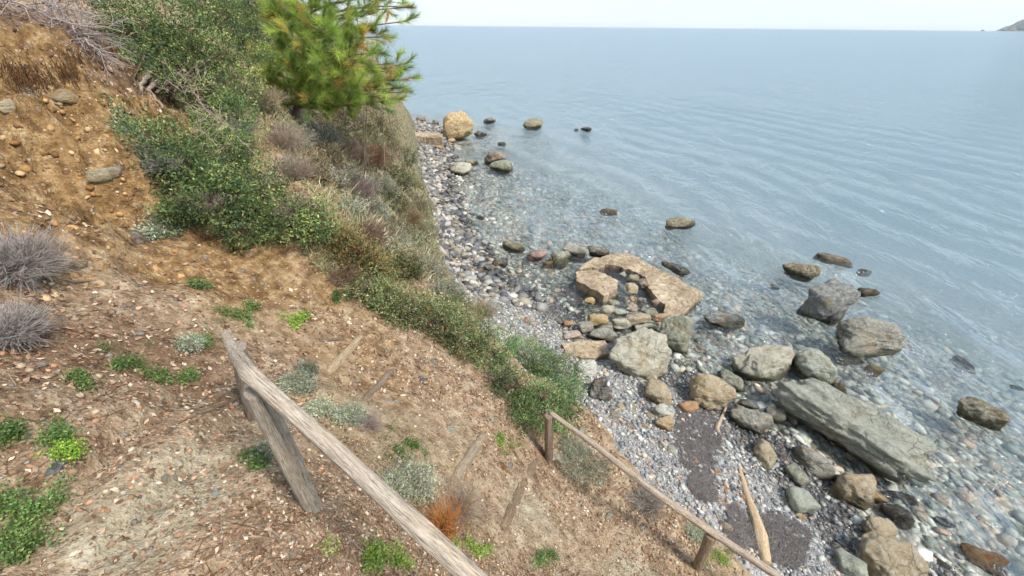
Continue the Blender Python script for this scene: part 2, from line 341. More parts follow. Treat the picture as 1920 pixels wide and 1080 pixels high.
for px, py, z in [(590, 955, 4.67), (440, 765, 4.5), (300, 1000, 4.85), (0, 1080, 5.0), (0, 760, 5.17), (150, 900, 4.95), (250, 690, 4.85), (60, 600, 5.12), (250, 430, 5.0), (60, 430, 5.32),
                  (450, 470, 4.7), (570, 600, 4.3), (640, 665, 4.1), (705, 720, 3.85), (720, 560, 3.9), (880, 850, 3.4), (800, 700, 3.6), (970, 930, 3.05), (930, 760, 3.1), (1030, 860, 2.6),
                  (1200, 1050, 2.4), (1310, 1065, 2.33), (700, 1050, 4.4), (820, 970, 3.85), (1000, 1070, 3.2), (650, 800, 4.15), (640, 420, 4.6), (730, 530, 3.85), (850, 590, 3.25), (1000, 680, 2.85),
                  (1075, 755, 2.6), (1200, 880, 2.4), (1330, 1000, 2.2), (700, 350, 3.0), (760, 260, 2.8), (800, 400, 1.3), (700, 240, 4.0), (650, 300, 4.2), (740, 480, 3.0), (800, 520, 1.9), (860, 560, 1.3)]:
    CP.append(atz(px, py, z))
for px, py, d in [(200, 100, 4.05), (0, 100, 3.55), (120, 250, 3.5), (250, 250, 3.75), (400, 350, 4.6), (350, 200, 5.0), (420, 80, 6.0), (510, 200, 6.2), (600, 350, 5.2), (0, 0, 4.6), (555, 230, 7.2), (150, 20, 5.2)]:
    CP.append(at(px, py, d))
CP += [np.array(c) for c in [(0, 0, 4.5), (-1, 0, 4.95), (-2, 0, 5.3), (-3.5, 0, 6.0), (-5, 2, 6.6), (1, 0, 3.4), (2, 0, 2.6), (3, -1, 2.2), (0, -3, 5.2), (-3, -4, 6.6), (-8, 8, 8.6), (-10, 14, 9.2), (-8, 18, 7), (-6.5, 22, 4.5),
                             (-9, 30, 5), (-14, 30, 8), (-12, 5, 9.6), (-8, 2, 8.2), (-7, -3, 7.8), (-6, 11, 6.6), (-5.5, 15, 4.6), (-20, 18, 13), (3, -6, 3.5), (-14, -6, 11)]]
CP = np.array(CP)
def tps_k(r2): return np.where(r2 > 1e-12, .5 * r2 * np.log(np.maximum(r2, 1e-12)), 0)
_n = len(CP); _K = tps_k(((CP[:, None, :2] - CP[None, :, :2]) ** 2).sum(-1)) + np.eye(_n) * .06
_A = np.block([[_K, np.c_[np.ones(_n), CP[:, :2]]], [np.c_[np.ones(_n), CP[:, :2]].T, np.zeros((3, 3))]])
_W = np.linalg.solve(_A, np.r_[CP[:, 2], 0, 0, 0])
def tps(x, y):
    z = _W[_n] + _W[_n + 1] * x + _W[_n + 2] * y
    for i in range(_n): z = z + _W[i] * tps_k((x - CP[i, 0]) ** 2 + (y - CP[i, 1]) ** 2)
    return z
def gauss_(x, y, cx, cy, sx, sy): return np.exp(-(((x - cx) / sx) ** 2 + ((y - cy) / sy) ** 2))
def zfun(x, y, full=False):
    x = np.asarray(x, float); y = np.asarray(y, float)
    s = sdist(SHORE, x, y) + .22 * fbm(xyz(x, y) * .9, 3, 3); t = sdist(FOOT, x, y) + .18 * fbm(xyz(x, y) * 1.3, 3, 5)
    B = np.interp(s, [-400, -120, -60, -30, -15, -8, -3, 0, 3.5, 8], [-8.6, -8.2, -7.5, -4.6, -2.3, -1.15, -.36, 0, .78, 1.2])
    r = np.hypot(x, y); near = r < 60
    H = np.full(x.shape, 6.0); H[near] = tps(x[near], y[near]); H = np.clip(H, .3, 16)
    k = np.interp(y, [2, 6, 10, 20], [2.4, 1.6, 1.5, 1.9])
    T = np.maximum(t, 0)
    C = B + .12 * np.minimum(T * 4, 1) + k * T + .22 * fbm(xyz(x, y, 0) * 1.7, 4, 9) * np.minimum(T, 1)
    ruf = .10 * fbm(xyz(x, y) * 1.1, 4, 11) + .035 * fbm(xyz(x, y) * 5, 3, 13)
    d0 = np.minimum(1, .25 + r / 8.)
    bankm = np.exp(-(((x + 3.9) / 1.1) ** 2 + ((y - 3.9) / 1.3) ** 2))
    H = H + ruf * d0 + bankm * (.34 * fbm(xyz(x, y, H * 1.5) * 2.2, 4, 15) + .11 * np.abs(fbm(xyz(x, y, H) * 6, 3, 19)))
    H = H + .12 * gauss_(x, y, -1.5, 1.2, .6, 1.0) * (np.abs(vnoise(xyz(x * 4.2 + y * .8, y * .8), 71)) - .4) + .03 * gauss_(x, y, .3, 2.0, 1.2, .8) * vnoise(xyz(x * 3, y * 3), 72)
    H = H + bankm * .05 * np.sin(H * 26 + 3 * fbm(xyz(x, y) * 1.2, 2, 88))
    m = .18; e = np.clip(.5 + .5 * (C - H) / m, 0, 1); Z = C * (1 - e) + H * e - m * e * (1 - e)
    z = np.where(t > 0, np.maximum(Z, B), B)
    z = z + np.where(t <= 0, .03 * fbm(xyz(x, y) * 2.2, 3, 23), 0)
    return (z, s, t) if full else z
# raster for look-ups
RX0, RX1, RY0, RY1, RS = -18., 17., -4., 46., .06
_gx = np.arange(RX0, RX1, RS); _gy = np.arange(RY0, RY1, RS)
_XX, _YY = np.meshgrid(_gx, _gy); RZ, RSH, RFT = zfun(_XX, _YY, True)
def samp(A, x, y):
    u = np.clip((x - RX0) / RS, 0, len(_gx) - 1.001); v = np.clip((y - RY0) / RS, 0, len(_gy) - 1.001)
    i = u.astype(int); j = v.astype(int); f = u - i; g = v - j
    return A[j, i] * (1 - f) * (1 - g) + A[j, i + 1] * f * (1 - g) + A[j + 1, i] * (1 - f) * g + A[j + 1, i + 1] * f * g
def gz(x, y): return samp(RZ, np.asarray(x, float), np.asarray(y, float))
_STEP = np.geomspace(.5, 60, 500)
def hit(px, py):
    """where the sight line through a pixel meets the terrain"""
    px = np.atleast_1d(np.asarray(px, float)); py = np.atleast_1d(np.asarray(py, float)); r = ray(px, py)
    P = ORG + r[:, None, :] * _STEP[None, :, None]; below = P[..., 2] < gz(P[..., 0], P[..., 1])
    k = np.where(below.any(1), below.argmax(1), len(_STEP) - 1); a = _STEP[np.maximum(k - 1, 0)]; b = _STEP[k]
    for _ in range(12):
        m = (a + b) / 2; q = ORG + r * m[:, None]; u = q[:, 2] < gz(q[:, 0], q[:, 1]); b = np.where(u, m, b); a = np.where(u, a, m)
    q = ORG + r * b[:, None]; return q, b
def hit1(px, py): q, d = hit(px, py); return q[0], d[0]
def normal(x, y, e=.08):
    n = np.stack([gz(x - e, y) - gz(x + e, y), gz(x, y - e) - gz(x, y + e), np.full_like(x, 2 * e)], -1); return n / np.linalg.norm(n, axis=-1, keepdims=True)

# ------------------------------------------------------------------ terrain meshes (polar sheet round a point behind the camera)
NA, NR = 620, 530
az = np.radians(np.linspace(-112, 118, NA)); rr = np.r_[np.geomspace(.5, 75, NR), np.geomspace(85, 9700, 40)]
AZg, RRg = np.meshgrid(az, rr); GX = np.sin(AZg) * RRg; GY = np.cos(AZg) * RRg - 1.6
GZ, GS, GT = zfun(GX.ravel(), GY.ravel(), True)
V = np.stack([GX.ravel(), GY.ravel(), GZ], -1)
farland = (np.hypot(GX, GY).ravel() > 90) & (GS > 0); V[farland, 2] = np.minimum(V[farland, 2], 8)
nr = len(rr); I = np.arange(nr * NA).reshape(nr, NA)
Q = np.stack([I[:-1, :-1], I[:-1, 1:], I[1:, 1:], I[1:, :-1]], -1).reshape(-1, 4)[:, ::-1]
fs = GS[Q].mean(1); ft = GT[Q].mean(1); fz = V[Q, 2].mean(1)
def gauss(x, y, cx, cy, sx, sy): return np.exp(-(((x - cx) / sx) ** 2 + ((y - cy) / sy) ** 2))
def masks(x, y):
    bank = gauss(x, y, -4.1, 3.9, 1.6, 1.8) + .45 * gauss(x, y, -2.2, 3.2, 1.0, .9) + .3 * gauss(x, y, -1.2, 2.6, .7, .6)
    path = .62 * gauss(x, y, -1.45, 1.1, .32, .8) + .8 * gauss(x, y, .1, 1.9, .35, .35) + .6 * gauss(x, y, 1.1, 1.6, .5, .35) + .6 * gauss(x, y, -.5, 2.5, .3, .3)
    litter = 1.1 * gauss(x, y, -4.6, 4.45, .9, .35) + .9 * gauss(x, y, -2.3, 1.7, .7, .7) + .6 * gauss(x, y, -.8, .9, .3, .5) + .7 * gauss(x, y, -4.6, 5.2, 1.2, .5)
    return np.stack([np.clip(bank, 0, 1), np.clip(path, 0, 1), np.clip(litter, 0, 1)], -1)
def sub(name, sel, mat, col=None, vec=None):
    q = Q[sel]; u, inv = np.unique(q, return_inverse=True); return mesh_np(name, V[u], inv.reshape(q.shape), mat, None if col is None else col[u], vec=None if vec is None else vec[u])
GR = np.stack([np.clip(1.1 - GT / np.interp(V[:, 1], [2, 5, 12], [.8, .6, .75]), 0, 1), np.clip((V[:, 1] - 7) / 5, 0, 1), np.clip((V[:, 1] - 5.5) / 3, 0, 1) * .8], -1)
GM = masks(V[:, 0], V[:, 1])
cliff = ft > 0
tag(sub('hillside', cliff & (fs > 0), M['ground'], GM, GR), 'ochre earth hillside with a footpath dropping to the shore', kind='structure')
tag(sub('beach', ~cliff & (fs > -.35) & (fs < 30), M['beach']), 'grey pebble beach at the foot of the slope', kind='structure')
tag(sub('seabed', ~(cliff & (fs > 0)) & ~(~cliff & (fs > -.35) & (fs < 30)), M['seabed']), 'stony seabed seen through shallow water', kind='structure')

# ------------------------------------------------------------------ sea (closed body of water; waves are geometry near, relief far)
na, ns = 400, 430
saz = np.radians(np.linspace(-100, 116, na)); srr = np.r_[np.geomspace(1.2, 120, ns), np.geomspace(135, 9300, 50)]
A2, R2 = np.meshgrid(saz, srr); SX = (np.sin(A2) * R2).ravel(); SY = (np.cos(A2) * R2 - 1.6).ravel()
amp = np.zeros_like(SX); wr_ = np.random.default_rng(3)
for k in range(26):
    lam = math.exp(wr_.uniform(math.log(.4), math.log(3.0))); th = math.radians(180 + wr_.normal(8, 36)); a_ = .0062 * lam ** .7
    fade = np.clip(1.6 - R2.ravel() * .011 * 6 / lam, 0, 1)
    amp += a_ * fade * np.sin(2 * math.pi / lam * (math.cos(th) * SX + math.sin(th) * SY) + wr_.uniform(0, 6.28) + 1.2 * vnoise(xyz(SX, SY) * .25, k))
amp *= np.clip(.6 + R2.ravel() / 40, .6, 1.15) * (1 + .5 * vnoise(xyz(SX, SY) * .12, 77))
SV = np.stack([SX, SY, amp], -1); n1 = len(srr); I2 = np.arange(n1 * na).reshape(n1, na)
top = np.stack([I2[:-1, :-1], I2[:-1, 1:], I2[1:, 1:], I2[1:, :-1]], -1).reshape(-1, 4)[:, ::-1]
loop = np.r_[I2[0, :], I2[1:, -1], I2[-1, -2::-1], I2[-2:0:-1, 0]]
BV = SV[loop].copy(); BV[:, 2] = -11; nb = len(loop); b0 = len(SV)
side = np.stack([loop, np.roll(loop, -1), b0 + np.roll(np.arange(nb), -1), b0 + np.arange(nb)], -1)
sea = mesh_np('sea', np.r_[SV, BV], np.r_[top, side], M['sea'])
bm = bmesh.new(); bm.from_mesh(sea.data); bm.verts.ensure_lookup_table(); bm.faces.new([bm.verts[b0 + i] for i in range(nb)])
bmesh.ops.recalc_face_normals(bm, faces=bm.faces[:]); bm.to_mesh(sea.data); bm.free()
tag(sea, 'rippled blue green sea reaching to the horizon', kind='structure')

# ------------------------------------------------------------------ far coast
def hills(name, pts, depth, col, label):
    """a ridge seen across the water: list of (x, y, height), real depth behind"""
    pts = np.array(pts, float); t = np.linspace(0, len(pts) - 1, 160); P = np.stack([np.interp(t, np.arange(len(pts)), pts[:, i]) for i in range(3)], -1)
    rows = []
    for j, f in enumerate(np.linspace(0, 1, 24)):
        h = math.sin(math.pi * f) ** .7; Y = P[:, 1] + depth * f
        n = 1 + .18 * fbm(xyz(P[:, 0], Y) / 260, 5, 31)
        rows.append(np.stack([P[:, 0] * (Y / P[:, 1]), Y, np.maximum(P[:, 2] * h * n - .5, -2)], -1))
    Vh = np.concatenate(rows); Ih = np.arange(24 * 160).reshape(24, 160)
    Fh = np.stack([Ih[:-1, :-1], Ih[:-1, 1:], Ih[1:, 1:], Ih[1:, :-1]], -1).reshape(-1, 4)
    t = NT(name + '_scrub'); n = t.noise(t.pos(), .02, 6, .65); t.bsdf(t.mix(t.ramp(n, .4, .62), col, lin(150, 140, 120)), .95, None, .1)
    return tag(mesh_np(name, Vh, Fh, t.m), label, kind='structure')
hills('headland', [(4950, 5000, 0), (5000, 5000, 22), (5035, 5000, 40), (5075, 5000, 46), (5130, 5000, 84), (5230, 5000, 118), (5400, 5000, 165), (5900, 5000, 230), (6800, 5000, 210)], 700, lin(56, 74, 76), 'distant wooded headland sloping into the sea')
hills('islet', [(4795, 5000, 0), (4812, 5000, 16), (4830, 5000, 10), (4850, 5000, 0)], 40, lin(96, 96, 88), 'tiny rock islet off the headland')

# ------------------------------------------------------------------ rocks
bm = bmesh.new(); bmesh.ops.create_icosphere(bm, subdivisions=4, radius=1); ICO4 = np.array([v.co[:] for v in bm.verts]); ICO4F = np.array([[v.index for v in f.verts] for f in bm.faces]); bm.free()
bm = bmesh.new(); bmesh.ops.create_icosphere(bm, subdivisions=5, radius=1); ICO5 = np.array([v.co[:] for v in bm.verts]); ICO5F = np.array([[v.index for v in f.verts] for f in bm.faces]); bm.free()
bm = bmesh.new(); bmesh.ops.create_icosphere(bm, subdivisions=2, radius=1); ICO2 = np.array([v.co[:] for v in bm.verts]); ICO2F = np.array([[v.index for v in f.verts] for f in bm.faces]); bm.free()
bm = bmesh.new(); bmesh.ops.create_icosphere(bm, subdivisions=1, radius=1); ICO1 = np.array([v.co[:] for v in bm.verts]); ICO1F = np.array([[v.index for v in f.verts] for f in bm.faces]); bm.free()
def rock_shape(D, seed, q=9, planes=16, rough=.10, freq=1.6, strat=0., box=2.6):
    """unit-ish rock: smooth intersection of random half-spaces, then relief"""
    g = np.random.default_rng(seed); N = g.normal(size=(planes, 3)); N /= np.linalg.norm(N, axis=1, keepdims=True); d = g.uniform(.72, 1.05, planes)
    a = np.maximum(D @ N.T, 0) / d; r = 1 / np.maximum((a ** q).sum(1), 1e-6) ** (1 / q); r = np.clip(r, .5, 1.25)
    r = r * (np.abs(D) ** box).sum(1) ** (-1 / box)
    N2 = g.normal(size=(26, 3)); N2 /= np.linalg.norm(N2, axis=1, keepdims=True); w_ = D @ N2.T; r = r * (1 - .05 * np.clip((w_.max(1) - .9) / .1, 0, 1) * (1 + (w_.argmax(1) % 3) * .5))
    r = r * (1 + rough * fbm(D * freq + seed * 3.1, 5, seed % 97, .58) - rough * .55 * np.maximum(0, .35 - np.abs(vnoise(D * 2.1 + seed, 7))) * 2 + rough * .22 * fbm(D * 9 + seed, 3, 5))
    if strat: r = r * (1 + strat * fbm(D * np.array([1.2, 3.5, 7.0]) + seed, 3, 41))
    Vx = D * r[:, None]; return Vx / np.abs(Vx).max(0)
def frame(yaw, tilt=0.):
    c, s = math.cos(yaw), math.sin(yaw); Rz = np.array([[c, -s, 0], [s, c, 0], [0, 0, 1]]); ct, st = math.cos(tilt), math.sin(tilt)
    return Rz @ np.array([[1, 0, 0], [0, ct, -st], [0, st, ct]])
PAL = dict(flake=lin(140, 143, 130), sand=lin(200, 180, 142), tan=lin(158, 140, 110), grey=lin(128, 126, 116), green=lin(120, 122, 102), olive=lin(104, 96, 70), dark=lin(78, 76, 68), black=lin(48, 48, 50), pale=lin(168, 164, 146),
           brown=lin(110, 92, 74), orange=lin(164, 118, 74), pink=lin(168, 148, 134), white=lin(184, 184, 174), red=lin(128, 98, 86), mint=lin(150, 156, 142), ochre=lin(166, 138, 92), slate=lin(100, 104, 104))
def rock(A, B, th, color, label, name='boulder', cat='boulder', seed=1, q=13, planes=14, rough=.11, lift=.30, flat=.8, res=4, strat=0., group=None, tilt=0., zb=None, box=2.6):
    """a rock whose long axis runs from pixel A to pixel B and whose outline is th pixels across; it sits on the ground or sea bed"""
    A = np.array(A, float); B = np.array(B, float); c = (A + B) / 2
    q0, d = hit1(c[0], c[1] + th * .25)
    base = max(q0[2], -.12) if zb is None else zb
    wz = base
    for _ in range(4):
        p = atz(c[0], c[1], wz); d = np.linalg.norm((p - ORG) @ AZ); e = math.asin(min(.99, max(.02, (CAMZ - p[2]) / np.linalg.norm(p - ORG))))
        a, b = atz(A[0], A[1], wz), atz(B[0], B[1], wz); ax = b - a
        depth_dir = ray(c[0], c[1])[:2]; depth_dir = depth_dir / np.linalg.norm(depth_dir); across = np.array([depth_dir[1], -depth_dir[0]])
        l_ac, l_dp = ax[:2] @ across, ax[:2] @ depth_dir
        t = th / FPX * d; sy = t / math.sqrt((math.sin(e)) ** 2 + (flat * math.cos(e)) ** 2)
        if abs(l_dp) > abs(l_ac) * 1.0 and abs(l_ac) > 0: l_dp = math.copysign(max(abs(l_dp) * .85, 0), l_dp)
        sz = sy * flat; wz = base + sz * lift
    L_ = math.hypot(l_ac, l_dp); v = across * l_ac + depth_dir * l_dp; yaw = math.atan2(v[1], v[0])
    D, F_ = (ICO5, ICO5F) if res == 5 else (ICO4, ICO4F) if res == 4 else (ICO2, ICO2F)
    X = rock_shape(D, seed, q, planes, rough, strat=strat, box=box) * np.array([L_ / 2, sy / 2, sz / 2])
    X = X @ frame(yaw, tilt).T
    o = mesh_np(name, X, F_, M['rock']); o.location = p; o.color = (*np.clip(PAL[color] * rng.uniform(1.2, 1.4), 0, 1), 1)
    return tag(o, label, cat, group)
def R(cx, cy, w, h, color, label, ang=0, **k):
    a = math.radians(ang); dx, dy = w / 2 * math.cos(a), w / 2 * math.sin(a)
    k.setdefault('seed', int(cx * 3 + cy)); return rock((cx - dx, cy - dy), (cx + dx, cy + dy), h, color, label, **k)
# boulders in the water, far to near
R(858, 240, 62, 56, 'ochre', 'largest tan boulder far along the shore beside the concrete jetty', flat=1.0, res=5, lift=.38, q=7)
R(1002, 234, 44, 22, 'olive', 'olive rock standing alone in the far water right of the tan boulder')
R(1101, 242, 24, 12, 'black', 'small black rock farthest from the cliff in the far water', q=14)
R(1080, 244, 10, 6, 'black', 'tiny black rock just left of the far black rock', res=2)
R(917, 227, 26, 14, 'dark', 'dark flat rock in the water right behind the big tan boulder')
R(927, 294, 44, 28, 'brown', 'brown rounded boulder leaning behind a green one in the shallows', lift=.4)
R(941, 313, 48, 26, 'green', 'greenish boulder in front of the brown rounded boulder', q=12, ang=10)
R(859, 316, 46, 30, 'pale', 'pale grey green boulder at the edge of the dark shore rocks', ang=8, q=12)
R(882, 304, 30, 18, 'olive', 'small mossy rock just behind the pale grey green boulder')
R(942, 270, 18, 9, 'dark', 'small dark rock between tan boulder and brown boulder', res=4)
R(900, 252, 26, 13, 'black', 'low black rock at the right foot of the tan boulder')
R(790, 225, 20, 12, 'brown', 'brown rock behind the concrete jetty near the cliff')
R(816, 231, 16, 13, 'dark', 'small dark rock behind the jetty next to tan boulder')
R(847, 264, 17, 10, 'ochre', 'small yellow stone at the foot of the big tan boulder')
R(1142, 399, 36, 16, 'brown', 'brown rock awash with foam in open shallows', lift=.25)
R(1271, 419, 62, 28, 'olive', 'mossy brown rock alone in shallows above the platform', q=12, rough=.14)
R(899, 408, 20, 9, 'black', 'tiny black rock in the shallows near the dark shore')
R(964, 462, 44, 26, 'olive', 'dark olive rock, leftmost of the row left of the platform', ang=12)
R(1005, 480, 42, 24, 'red', 'reddish rock, second in the row left of the platform', ang=8)
R(1049, 484, 44, 32, 'green', 'grey green boulder touching the left end of the platform', ang=5)
R(1079, 469, 52, 32, 'grey', 'grey humped boulder behind the left end of the platform', ang=4)
R(1122, 472, 42, 28, 'dark', 'dark rounded boulder behind the top of the platform ring')
R(1030, 494, 26, 14, 'ochre', 'low yellowish rock under the grey green boulder')
R(1268, 504, 56, 22, 'black', 'black wet rock in water right of the platform', ang=24, q=12)
R(1505, 509, 82, 38, 'olive', 'olive brown oblong boulder behind the dark pointed boulder', ang=16, res=5)
R(1564, 487, 80, 22, 'pink', 'pale pinkish flat rock washed by the sea', ang=16, lift=.22, flat=.6)
R(1547, 568, 90, 84, 'slate', 'dark pointed boulder rising from the water', flat=1.1, lift=.42, res=5, q=12, planes=11)
R(1625, 548, 42, 20, 'brown', 'small brown rock right of the dark pointed boulder')
R(1622, 512, 32, 14, 'olive', 'mossy rock barely breaking the surface below pinkish flat rock', lift=.1)
R(1627, 630, 140, 78, 'grey', 'large grey mottled boulder standing in the water', ang=2, flat=.9, lift=.36, res=5, q=8, rough=.12)
R(1360, 600, 86, 36, 'slate', 'dark grey low boulder right of the platform corner', flat=.7, res=5, lift=.25)
R(1451, 539, 22, 12, 'dark', 'little dark rock between platform and pointed boulder')
R(1440, 676, 132, 66, 'pale', 'beige wedge boulder behind the long slab rock', ang=-14, res=5, q=14, planes=11, flat=.9, lift=.36)
R(1522, 682, 80, 66, 'mint', 'grey green boulder with orange stain behind the long slab rock', ang=48, res=5, q=12, lift=.34)
rock((1438, 706), (1732, 894), 97, 'flake', 'longest slab of grey flaky rock lying at the water edge', seed=914, q=9, planes=7, rough=.17, flat=.85, res=5, strat=.10, lift=.44, box=4.5)
R(1842, 774, 116, 56, 'olive', 'olive oblong boulder alone in the water near the right edge', ang=22, res=5, q=12, lift=.32)
R(1804, 681, 68, 20, 'dark', 'dark flat rock awash right of the large grey boulder', ang=32, lift=.15, flat=.5)
R(1906, 727, 34, 10, 'dark', 'small dark rock awash at the right edge of view', ang=10, lift=.15)
R(1572, 728, 30, 26, 'brown', 'small brown stone in water right of the long slab rock')
R(1637, 695, 40, 20, 'ochre', 'yellow brown stone awash below the large grey boulder', ang=20, lift=.2)
R(1590, 676, 60, 18, 'olive', 'flat mossy stone awash at the foot of the large grey boulder', ang=8, lift=.1, flat=.5)
R(1331, 736, 78, 74, 'tan', 'round tan boulder on the shore beside the long slab rock', flat=.95, lift=.4, res=5, q=6, planes=26)
R(1372, 716, 74, 40, 'green', 'grey green boulder behind the round tan boulder', ang=30, res=5)
R(1233, 738, 58, 44, 'tan', 'angular tan boulder left of the round tan boulder', ang=14, q=14, planes=10)
R(1197, 662, 126, 96, 'pale', 'biggest pale green boulder on the beach below the platform', ang=12, flat=.9, lift=.4, res=5, q=9, planes=14, rough=.13)
R(1266, 626, 70, 72, 'green', 'grey green boulder between biggest pale boulder and water', flat=1.0, lift=.4, res=5)
R(1205, 615, 56, 22, 'white', 'whitish rock behind the top of the biggest pale boulder', q=14)
R(1130, 626, 56, 32, 'grey', 'flat grey rock left of the biggest pale boulder', q=14, flat=.6)
R(1073, 628, 48, 22, 'pink', 'pinkish flat stone on the pebbles left of the grey flat rock', q=14, flat=.5)
R(1099, 688, 40, 34, 'white', 'light grey round stone at the left foot of biggest pale boulder', q=12)
R(1121, 729, 48, 44, 'black', 'black mottled rock beside the green bush on the beach', rough=.2)
R(1219, 708, 24, 24, 'tan', 'small tan stone under the biggest pale boulder')
R(1411, 791, 98, 52, 'grey', 'grey oval boulder beside the long slab rock', ang=26, res=5, q=7)
R(1449, 778, 48, 32, 'grey', 'grey stone wedged against the long slab rock', ang=20)
R(1400, 757, 46, 24, 'slate', 'slate grey stone behind the grey oval boulder', ang=8)
R(1433, 851, 66, 42, 'tan', 'tan upright oval stone on the pebbles', ang=62, q=12)
R(1517, 861, 98, 50, 'grey', 'flat grey stone along the long slab rock', ang=48, q=14, flat=.6, res=5)
R(1492, 888, 60, 36, 'green', 'green grey oval stone left of the flat grey stone', ang=40, q=12)
R(1600, 915, 92, 68, 'tan', 'cracked tan boulder under the end of the long slab rock', ang=22, res=5, q=12)
R(1638, 929, 34, 36, 'ochre', 'yellowish stone behind the cracked tan boulder', ang=60)
R(1507, 941, 66, 50, 'mint', 'pale mint green stone on the dark wet gravel', q=12)
R(1246, 794, 36, 30, 'ochre', 'yellow tan stone below the angular tan boulder', q=12)
R(1289, 763, 40, 26, 'orange', 'orange tan stone left of the round tan boulder')
R(1246, 772, 46, 32, 'white', 'speckled whitish stone behind the yellow tan stone', ang=18)
R(1642, 990, 76, 56, 'tan', 'tan brown boulder behind the broad tan boulder', ang=38, res=5, q=12)
R(1668, 1058, 156, 96, 'tan', 'broad tan boulder at the bottom edge of the shore', ang=22, res=5, q=10, flat=.7)
R(1592, 1060, 76, 50, 'mint', 'pale grey green stone left of the broad tan boulder', ang=26, q=12)
R(1688, 967, 72, 42, 'black', 'black angular rock in water behind the tan brown boulder', ang=42, q=16, planes=10)
R(1690, 933, 70, 18, 'black', 'black flat rock under the end of the long slab rock', ang=6, flat=.4, q=14)
R(1770, 978, 40, 18, 'dark', 'small dark green rock awash left of the orange rock', ang=15, lift=.15)
R(1850, 1052, 108, 38, 'orange', 'orange brown angular rock at the lower right corner', ang=20, q=18, planes=10, lift=.3, flat=.6)
R(1758, 1052, 60, 14, 'dark', 'dark thin rock under water beside the broad tan boulder', ang=32, lift=.05, flat=.4)
R(1380, 650 + 60, 30, 20, 'red', 'reddish stone behind the round tan boulder', lift=.2)
R(938, 494, 30, 22, 'black', 'black pointed rock on the pebbles left of the rock row', q=14)
R(918, 502, 30, 16, 'dark', 'dark flat rock beside the black pointed rock')
# ring of stones inside and below the broken platform
for i, (cx, cy, w, h, c, lab) in enumerate([
    (1167, 515, 15, 11, 'grey', 'smallest grey stone in the pool inside the platform ring'), (1187, 521, 28, 18, 'olive', 'olive stone at the back of the pool in the platform ring'),
    (1183, 541, 26, 22, 'tan', 'tan stone in the middle of the pool in the platform ring'), (1206, 531, 22, 20, 'brown', 'brown stone against the inner edge of the platform ring'),
    (1104, 564, 24, 17, 'ochre', 'yellow stone below the broken slab in the platform'), (1138, 583, 28, 21, 'pale', 'pale stone in the heap below the platform pool'),
    (1161, 586, 30, 20, 'mint', 'mint green stone in the heap below the platform pool'), (1122, 601, 44, 24, 'ochre', 'long yellow rock at the lower left of the stone heap'),
    (1196, 598, 54, 24, 'tan', 'tan flat rock at the bottom of the stone heap'), (1165, 607, 40, 24, 'pale', 'pale flat rock in front of the stone heap'),
    (1221, 585, 32, 22, 'green', 'green grey stone at the right of the stone heap'), (1097, 613, 32, 20, 'grey', 'grey stone at the left end of the stone heap'),
    (1205, 564, 20, 17, 'slate', 'blue grey stone below the pool in the platform ring'), (1187, 577, 26, 17, 'pink', 'pink stone in the centre of the stone heap'),
    (1067, 607, 20, 13, 'orange', 'orange stone on the pebbles left of the stone heap'), (1239, 597, 38, 18, 'orange', 'orange tan stone under the platform lower corner'),
    (1150, 568, 22, 14, 'green', 'greenish stone between broken slab and stone heap'), (1228, 568, 18, 14, 'red', 'rust red stone under the inner platform edge'),
    (1185, 560, 16, 12, 'orange', 'small orange stone below the pool')]):
    R(cx, cy, w, h, c, lab, name='stone', cat='stone', q=12, lift=.35, zb=.12)

# concrete: platform ring, broken slab, flat slab, jetty
def slab(name, outline, z, thick, label, cat='platform', jit=.035, seed=0):
    g = np.random.default_rng(seed); P = np.array([atz(x, y, z) for x, y in outline])[:, :2]; pts = []
    for a, b in zip(P, np.roll(P, -1, 0)):
        n = max(1, int(np.linalg.norm(b - a) / .09))
        for k in range(n): pts.append(a + (b - a) * k / n + g.normal(0, jit * (0 if k == 0 else 1), 2) * .6)
    bm = bmesh.new(); vs_ = [bm.verts.new((x, y, 0)) for x, y in pts]; f = bm.faces.new(vs_)
    if f.normal.z < 0: bmesh.ops.reverse_faces(bm, faces=[f])
    bm.normal_update(); r = bmesh.ops.triangulate(bm, faces=[f]); bmesh.ops.subdivide_edges(bm, edges=[e for e in bm.edges if e.calc_length() > .22], cuts=2, use_grid_fill=True)
    bmesh.ops.triangulate(bm, faces=bm.faces[:])
    bmesh.ops.subdivide_edges(bm, edges=[e for e in bm.edges if e.calc_length() > .2], cuts=1); bmesh.ops.triangulate(bm, faces=bm.faces[:])
    ext = bmesh.ops.extrude_face_region(bm, geom=bm.faces[:])['geom']
    low = [v for v in bm.verts if v not in {e for e in ext if isinstance(e, bmesh.types.BMVert)}]
    for v in ext:
        if isinstance(v, bmesh.types.BMVert):
            h = fbm(np.array([[v.co.x * 1.4, v.co.y * 1.4, 3]]), 3, seed)[0]; h2 = fbm(np.array([[v.co.x * 6, v.co.y * 6, 1]]), 3, seed)[0]; v.co.z += .04 * h + .02 * h2
    for v in low: v.co.z -= thick
    bmesh.ops.recalc_face_normals(bm, faces=bm.faces[:])
    me = bpy.data.meshes.new(name); bm.to_mesh(me); bm.free(); me.materials.append(M['concrete']); o = bpy.data.objects.new(name, me); COL.objects.link(o); o.location.z = z
    c = P.mean(0); me.transform(Matrix.Translation((-c[0], -c[1], 0))); o.location.x, o.location.y = c
    return tag(o, label, cat)
slab('concrete_platform', [(1085, 505), (1096, 493), (1112, 484), (1138, 478), (1178, 474), (1210, 489), (1254, 514), (1319, 551), (1274, 592), (1257, 594), (1245, 585), (1248, 570), (1224, 550), (1212, 532), (1210, 517), (1192, 507), (1156, 496), (1135, 494), (1122, 503)], .13, .32,
     'broken ring shaped concrete bathing platform at the water edge', jit=.035, seed=2)
